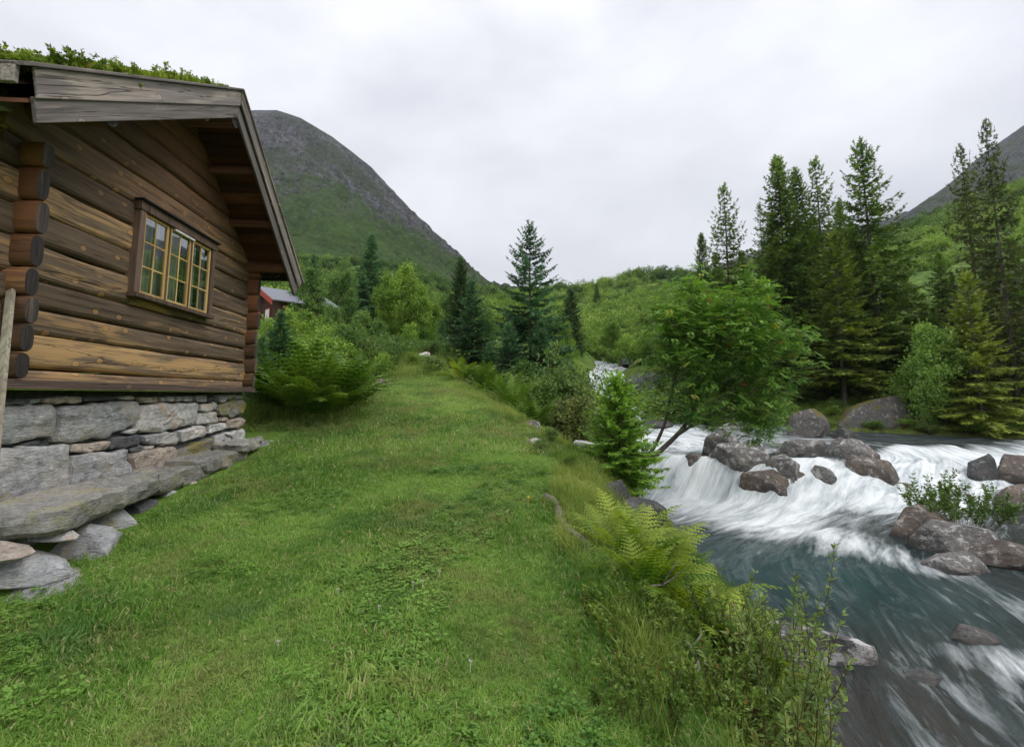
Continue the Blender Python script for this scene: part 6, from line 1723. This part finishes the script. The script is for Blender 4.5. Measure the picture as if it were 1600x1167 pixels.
mb = MB(); tube(mb, dbp([(986, 985, 0.02), (988, 955, 0), (991, 935, 0), (1000, 921, 0), (1016, 915, 0.02), (1034, 914, 0.06), (1048, 906, 0.1), (1060, 896, 0.14), (1072, 888, 0.18)]), [0.011, 0.011, 0.010, 0.010, 0.009, 0.008, 0.006, 0.004, 0.002], 6)
mb.obj('stem', M['dead_wood'], db, True)
mb = MB(); tube(mb, dbp([(1034, 914, 0.06), (1042, 902, 0.03), (1050, 890, 0.0), (1062, 872, -0.02)]), [0.006, 0.005, 0.004, 0.002], 5)
mb.obj('twig', M['dead_wood'], db, True)
mb = MB(); tube(mb, dbp([(1016, 915, 0.02), (1008, 908, 0.0), (1001, 904, -0.02)]), [0.005, 0.004, 0.002], 5)
mb.obj('twig', M['dead_wood'], db, True)
db = empty('dead_branch', on_y(1095, 1060, 2.8), 0, 'grey leafless branch standing among the lower shrubs', 'branch')
o0 = np.array(db.location)
mb = MB(); tube(mb, [on_y(a, b, c) - o0 for a, b, c in [(1105, 1100, 2.75), (1094, 1060, 2.8), (1088, 1030, 2.85), (1078, 1008, 2.9), (1068, 998, 2.95)]], [0.016, 0.015, 0.014, 0.011, 0.006], 6)
mb.obj('stem', M['dead_wood'], db, True)
mb = MB(); tube(mb, [on_y(a, b, c) - o0 for a, b, c in [(1080, 1012, 2.9), (1090, 1000, 2.9), (1100, 985, 2.9)]], [0.009, 0.007, 0.004], 5)
mb.obj('twig', M['dead_wood'], db, True)

# ------------------------------------------------------------------ scattered ground cover (uncountable): grass, scrub, roof plants
def blade_tuft(n, Rr, h0, h1, w, bend, mat, seed, wide_leaf=False):
    g = np.random.default_rng(seed)
    mb = MB(); V, Tq, Tt, s1, s2 = [], [], [], [], []
    for _ in range(n):
        a = g.uniform(0, 2 * PI); r = Rr * math.sqrt(g.random()); h = g.uniform(h0, h1)
        b = np.array([math.cos(a) * r, math.sin(a) * r, -0.01]); az = g.uniform(0, 2 * PI); bd = np.array([math.cos(az), math.sin(az), 0]) * h * bend * g.uniform(0.3, 1.2)
        sdv = np.array([-math.sin(az + g.normal(0, 0.6)), math.cos(az), 0]) * w * 0.5
        m = b + bd * 0.35 + np.array([0, 0, h * 0.6]); t = b + bd + np.array([0, 0, h * g.uniform(0.75, 1)])
        i = len(V); V += [b - sdv, b + sdv, m + sdv * 0.75, m - sdv * 0.75, t]
        Tq.append((i, i + 1, i + 2, i + 3)); Tt.append((i + 3, i + 2, i + 4)); s = g.uniform(0, 0.92) if g.random() > 0.08 else 1.0; s1.append(s); s2.append(s)
    mb.add(np.array(V), tris=Tt, quads=None, shade=np.array(s1)); mb.f4.append(np.array(Tq)); mb.sh4.append(np.array(s2))
    return mb.mesh('tuft', mat, False, shade=True)
def scatter(name, pts, rotz, scl, tint, meshes, parent=None, tilt=0.15, kind='stuff', label=None):
    """one object: the source meshes instanced on its points by geometry nodes"""
    coll = bpy.data.collections.new(name + '_source')
    for i, m in enumerate(meshes):
        coll.objects.link(bpy.data.objects.new('%s_tuft' % name, m))
    n = len(pts)
    me = bpy.data.meshes.new(name)
    me.vertices.add(n); me.vertices.foreach_set('co', np.asarray(pts, np.float32).ravel())
    g = np.random.default_rng(5)
    rot = np.stack([g.normal(0, tilt, n), g.normal(0, tilt, n), rotz], 1)
    a = me.attributes.new('rot', 'FLOAT_VECTOR', 'POINT'); a.data.foreach_set('vector', rot.astype(np.float32).ravel())
    a = me.attributes.new('scl', 'FLOAT', 'POINT'); a.data.foreach_set('value', np.asarray(scl, np.float32))
    a = me.attributes.new('tint', 'FLOAT', 'POINT'); a.data.foreach_set('value', np.asarray(tint, np.float32))
    a = me.attributes.new('pick', 'INT', 'POINT'); a.data.foreach_set('value', g.integers(0, len(meshes), n).astype(np.int32))
    o = link(name, me, parent)
    ng = bpy.data.node_groups.new(name, 'GeometryNodeTree')
    ng.interface.new_socket('Geometry', in_out='INPUT', socket_type='NodeSocketGeometry')
    ng.interface.new_socket('Geometry', in_out='OUTPUT', socket_type='NodeSocketGeometry')
    gi = ng.nodes.new('NodeGroupInput'); go = ng.nodes.new('NodeGroupOutput')
    ci = ng.nodes.new('GeometryNodeCollectionInfo'); ci.inputs['Collection'].default_value = coll
    ci.inputs['Separate Children'].default_value = True; ci.inputs['Reset Children'].default_value = True
    ip = ng.nodes.new('GeometryNodeInstanceOnPoints'); ip.inputs['Pick Instance'].default_value = True
    def na(nm, typ):
        q = ng.nodes.new('GeometryNodeInputNamedAttribute'); q.data_type = typ; q.inputs['Name'].default_value = nm
        return [s for s in q.outputs if s.enabled and s.name == 'Attribute'][0]
    ng.links.new(gi.outputs[0], ip.inputs['Points']); ng.links.new(ci.outputs[0], ip.inputs['Instance'])
    ng.links.new(na('pick', 'INT'), ip.inputs['Instance Index']); ng.links.new(na('scl', 'FLOAT'), ip.inputs['Scale'])
    e2r = ng.nodes.new('FunctionNodeEulerToRotation'); ng.links.new(na('rot', 'FLOAT_VECTOR'), e2r.inputs[0]); ng.links.new(e2r.outputs[0], ip.inputs['Rotation'])
    ng.links.new(ip.outputs[0], go.inputs[0])
    md = o.modifiers.new('scatter', 'NODES'); md.node_group = ng
    o['kind'] = kind
    if label: o['label'] = label
    return o
def in_view(x, y, z, margin=0.12):
    f = y * _c + z * _s; u = -y * _s + z * _c
    return (f > 0.4) & (np.abs(x) < f * (1.078 + margin) + 0.6) & (u > -f * 0.95 - 0.4)
cab_in = lambda x, y: ((x * _n[0] + y * _n[1]) < WALL + 0.62) & ((x * _d[0] + y * _d[1]) > 3.0) & ((x * _d[0] + y * _d[1]) < 8.75)
g = np.random.default_rng(99)
def lawn_pts(n, x0, x1, y0, y1, keep):
    x = g.uniform(x0, x1, n); y = g.uniform(y0, y1, n)
    m = keep(x, y) & ~cab_in(x, y)
    x, y = x[m], y[m]; z = terrain(x, y); v = in_view(x, y, z)
    return np.stack([x, y, z], 1)[v]
def lawn_tint(p):
    path = np.exp(-((p[:, 0] - np.interp(p[:, 1], [3, 6, 9, 13, 17], [-0.9, -0.9, -1.0, -2.2, -3.6])) / 1.1) ** 2)
    return 0.5 + fbm(p[:, 0] * 0.9, p[:, 1] * 0.9, 61, 4) * 0.65 + fbm(p[:, 0] * 3.5, p[:, 1] * 3.5, 66, 3) * 0.4 + 0.30 * path
onlawn = lambda x, y: (x < edge_x(y) + 0.05 + fbm(x * 2, y * 2, 81) * 0.5)
tufts = [blade_tuft(26, 0.075, 0.02, 0.050, 0.006, 0.9, M['grass'], 500 + i) for i in range(5)]
tufts2 = [blade_tuft(22, 0.13, 0.035, 0.075, 0.011, 0.9, M['grass'], 520 + i) for i in range(4)]
P1 = np.concatenate([lawn_pts(26000, -7, 1.2, 1.2, 4.2, onlawn), lawn_pts(17000, -7.5, 1.4, 4.2, 7.0, onlawn)])
hgt_n = 0.7 + 1.1 * np.clip(fbm(P1[:, 0] * 1.6, P1[:, 1] * 1.6, 91, 4) + 0.28, 0, 1.2) ** 1.5
tag(scatter('lawn_grass', P1, g.uniform(0, 6.28, len(P1)), hgt_n * g.uniform(0.8, 1.25, len(P1)), lawn_tint(P1), tufts, None, 0.3))
P2 = lawn_pts(26000, -9, 1.6, 7.0, 18.5, onlawn)
tag(scatter('lawn_grass', P2, g.uniform(0, 6.28, len(P2)), g.uniform(0.7, 1.2, len(P2)), lawn_tint(P2), tufts2, None, 0.3))
# low clover and broad-leaved weeds in patches of the lawn
def clover_mesh(seed):
    gg = np.random.default_rng(seed); cen, dirs, nrm, ln = [], [], [], []
    for _ in range(9):
        a = gg.uniform(0, 2 * PI); r = 0.05 * math.sqrt(gg.random()); c = np.array([math.cos(a) * r, math.sin(a) * r, gg.uniform(0.02, 0.045)]); b = gg.uniform(0, 2 * PI)
        for q in range(3):
            t = b + q * 2.09; cen.append(c); dirs.append([math.cos(t), math.sin(t), 0.1]); nrm.append([0, 0, 1.0]); ln.append(gg.uniform(0.010, 0.016))
    return leafy(cen, dirs, ln, np.array(ln) * 1.05, nrm, gg.uniform(0.2, 0.85, len(cen))).mesh('clover', M['rowan'], False, shade=True)
PC = lawn_pts(9000, -6, 1.2, 1.3, 6.5, lambda x, y: onlawn(x, y) & (fbm(x * 1.4, y * 1.4, 123, 4) > 0.12))
scatter('lawn_clover', PC, g.uniform(0, 6.28, len(PC)), g.uniform(0.7, 1.3, len(PC)), 0.5 + 0 * PC[:, 0], [clover_mesh(700 + i) for i in range(3)], None, 0.2)
# long tussocky grass on the bank and round the lawn
tall = [blade_tuft(30, 0.09, 0.10, 0.30, 0.006, 0.9, M['tall_grass'], 540 + i) for i in range(4)]
def bank_keep(x, y):
    far_log = np.min(np.hypot(x[:, None] - LOG_LINE[None, ::3, 0], y[:, None] - LOG_LINE[None, ::3, 1]), axis=1) > 0.07
    ex, lx_ = edge_x(y), left_x(y)
    t = (x - ex) / np.maximum(lx_ - ex, 0.3)
    return far_log & (t > -0.06) & (t < 0.98) & (fbm(x * 1.1, y * 1.1, 84) > -0.32 + 0.12 * np.clip(t, 0, 1))
PB = np.concatenate([lawn_pts(8500, -0.6, 4.2, 1.5, 7, bank_keep), lawn_pts(5200, -2.5, 5.5, 7, 14, bank_keep)])
tint_b = 0.42 + fbm(PB[:, 0] * 1.2, PB[:, 1] * 1.2, 71, 4) * 1.1
scatter('bank_grass', PB, g.uniform(0, 6.28, len(PB)), g.uniform(0.35, 0.85, len(PB)), tint_b, tall, None, 0.35)
def wild_keep(x, y):
    return ((x < edge_x(y)) & (y > 10) & (fbm(x * 0.6, y * 0.6, 31) * 3 + y > 14.5)) | ((x < -2.5 - 0.05 * y) & (y > 8.8) & (y < 16) & (x < -0.42 * y + 1.4))
PW = lawn_pts(9000, -16, 6, 8.6, 30, wild_keep)
scatter('meadow_grass', PW, g.uniform(0, 6.28, len(PW)), g.uniform(0.8, 1.9, len(PW)), 0.42 + fbm(PW[:, 0] * 0.5, PW[:, 1] * 0.5, 73, 4) * 0.8, tall, None, 0.3)
rb = lambda x, y: (x > right_x(y) + 0.2)
PR = lawn_pts(9000, 9, 40, 14, 40, rb)
scatter('forest_floor_plants', PR, g.uniform(0, 6.28, len(PR)), g.uniform(0.7, 1.6, len(PR)), 0.35 + fbm(PR[:, 0] * 0.5, PR[:, 1] * 0.5, 75, 4) * 0.8, tall, None, 0.4)
# seed heads, clover and one yellow flower in the lawn
def flower_mesh(name, mat, r):
    mb = MB()
    for i in range(14):
        d = g.normal(size=3); d[2] = abs(d[2]); d /= np.linalg.norm(d)
        a, d_, u = rot_to(d)
        b = np.array([0, 0, 0.06]); mb.add([b, b + d * r * 0.6 + a * r * 0.3, b + d * r, b + d * r * 0.6 - a * r * 0.3], quads=[(0, 1, 2, 3)])
    tube(mb, [(0, 0, -0.02), (0, 0, 0.06)], 0.0018, 3)
    return mb.mesh(name, mat)
fm_ = flower_mesh('clover', M['flower'], 0.012)
for (px, py, lab) in [(660, 922, 'small whitish clover head, one of the close pair in the middle of the lawn'), (645, 925, 'smaller clover head of the close pair in the middle of the lawn'), (592, 963, 'whitish clover head on its own in the near lawn, below the close pair'),
   (434, 1020, 'whitish clover head in the near lawn on the cabin side'), (686, 906, 'faint clover head just beyond the close pair'), (528, 936, 'faint clover head between the close pair and the cabin'), (670, 780, 'far clover head on the paler worn strip of the lawn'), (735, 1052, 'clover head nearest the picture bottom, beside the tall grass')]:
    r = ray(px, py); t = 3.0
    for _ in range(25): q = r * t; t += (q[2] - ground(q[0], q[1])) * 1.2
    q = r * t
    o = link('clover_flower', fm_, None); o.location = (q[0], q[1], ground(q[0], q[1]))
    tag(o, lab, 'flower', 'clover heads in the lawn')
r = ray(826, 792); q = r * 5.0
for _ in range(25): q = r * (q[1] / r[1] + (q[2] - ground(q[0], q[1])) * 1.2)
o = link('yellow_flower', flower_mesh('yellow_flower', M['flower_yellow'], 0.022), None); o.location = (q[0], q[1], ground(q[0], q[1]) + 0.03)
tag(o, 'single yellow flower in the lawn near the broken edge', 'flower')
# birch scrub on the valley sides
SCR = [leaf_cloud(lobe_points([(g.uniform(-0.7, 0.7), g.uniform(-0.7, 0.7), g.uniform(0.7, 2.0), 0.8, 0.8, 0.8) for _ in range(6)], 34, g), 15, 0.28, 0.32, g).mesh('scrub', M['scrub'], False, shade=True) for i in range(5)]
def scrub_pts(n, a0, a1, r0, r1, keep):
    a = g.uniform(a0, a1, n); r = np.sqrt(g.uniform(r0 ** 2, r1 ** 2, n)); x = np.sin(a) * r; y = np.cos(a) * r
    m = keep(x, y); x, y = x[m], y[m]
    return np.stack([x, y, terrain(x, np.minimum(y, 419)) - 0.2], 1)
ksc = lambda x, y: ((x < left_x(y) - 1.5) | (x > right_x(y) + 1.5) | (y > 66)) & (fbm(x * 0.05, y * 0.05, 12) > -0.36) & ~((x > right_x(y)) & (y < 40) & (x < 40))
PS = np.concatenate([scrub_pts(3000, R(-34), R(30), 46, 110, ksc), scrub_pts(5200, R(-38), R(60), 110, 270, ksc)])
scatter('hillside_scrub', PS, g.uniform(0, 6.28, len(PS)), g.uniform(0.5, 1.25, len(PS)) * (0.8 + np.hypot(PS[:, 0], PS[:, 1]) / 300), 0.5 + fbm(PS[:, 0] * 0.03, PS[:, 1] * 0.03, 77, 4) * 0.7, SCR, None, 0.1)
# plants on the turf roof
RP = [upright_shrub_meshes(600 + i, 7, 0.13, 0.16, 0.026, 190, 0.6, 0.55, 2)[1].mesh('roof_plant', M['roof_plant'], False, shade=True) for i in range(4)]
n = 1700
u = np.where(g.random(n) < 0.82, g.uniform(RN[0] - 0.02, RA[0] - 0.03, n), g.uniform(RA[0] + 0.05, RF[0], n)); yv = YG + 0.10 + (BACK - YG - 0.2) * g.random(n) ** 2.0
zz = rake_top(u) + 0.0
hs = np.where(u < RA[0], 1.0 - 0.55 * sstep(RA[0] - 0.9, RA[0], u), 0.35)
scatter('roof_plants', np.stack([u, yv, zz], 1), g.uniform(0, 6.28, n), g.uniform(0.45, 1.15, n) * hs, 0.5 + 0 * u, RP, cabin, 0.25)
tag(bpy.data.objects['roof_plants'], kind='stuff')

# ------------------------------------------------------------------ thin mountain air
k = NT('mountain haze')
vol = k.n('ShaderNodeVolumePrincipled', {'Color': (0.80, 0.86, 0.95), 'Density': 0.00017, 'Anisotropy': 0.2})
k.t.links.new(vol.outputs[0], k.out.inputs['Volume'])
zs_all = [o.matrix_world.translation.z for o in scene.objects]
mb = MB(); box(mb, (-3600, -300, -60), (3600, 3700, 1500))
tag(mb.obj('haze', k.m), 'thin mountain air over the whole valley', kind='stuff')
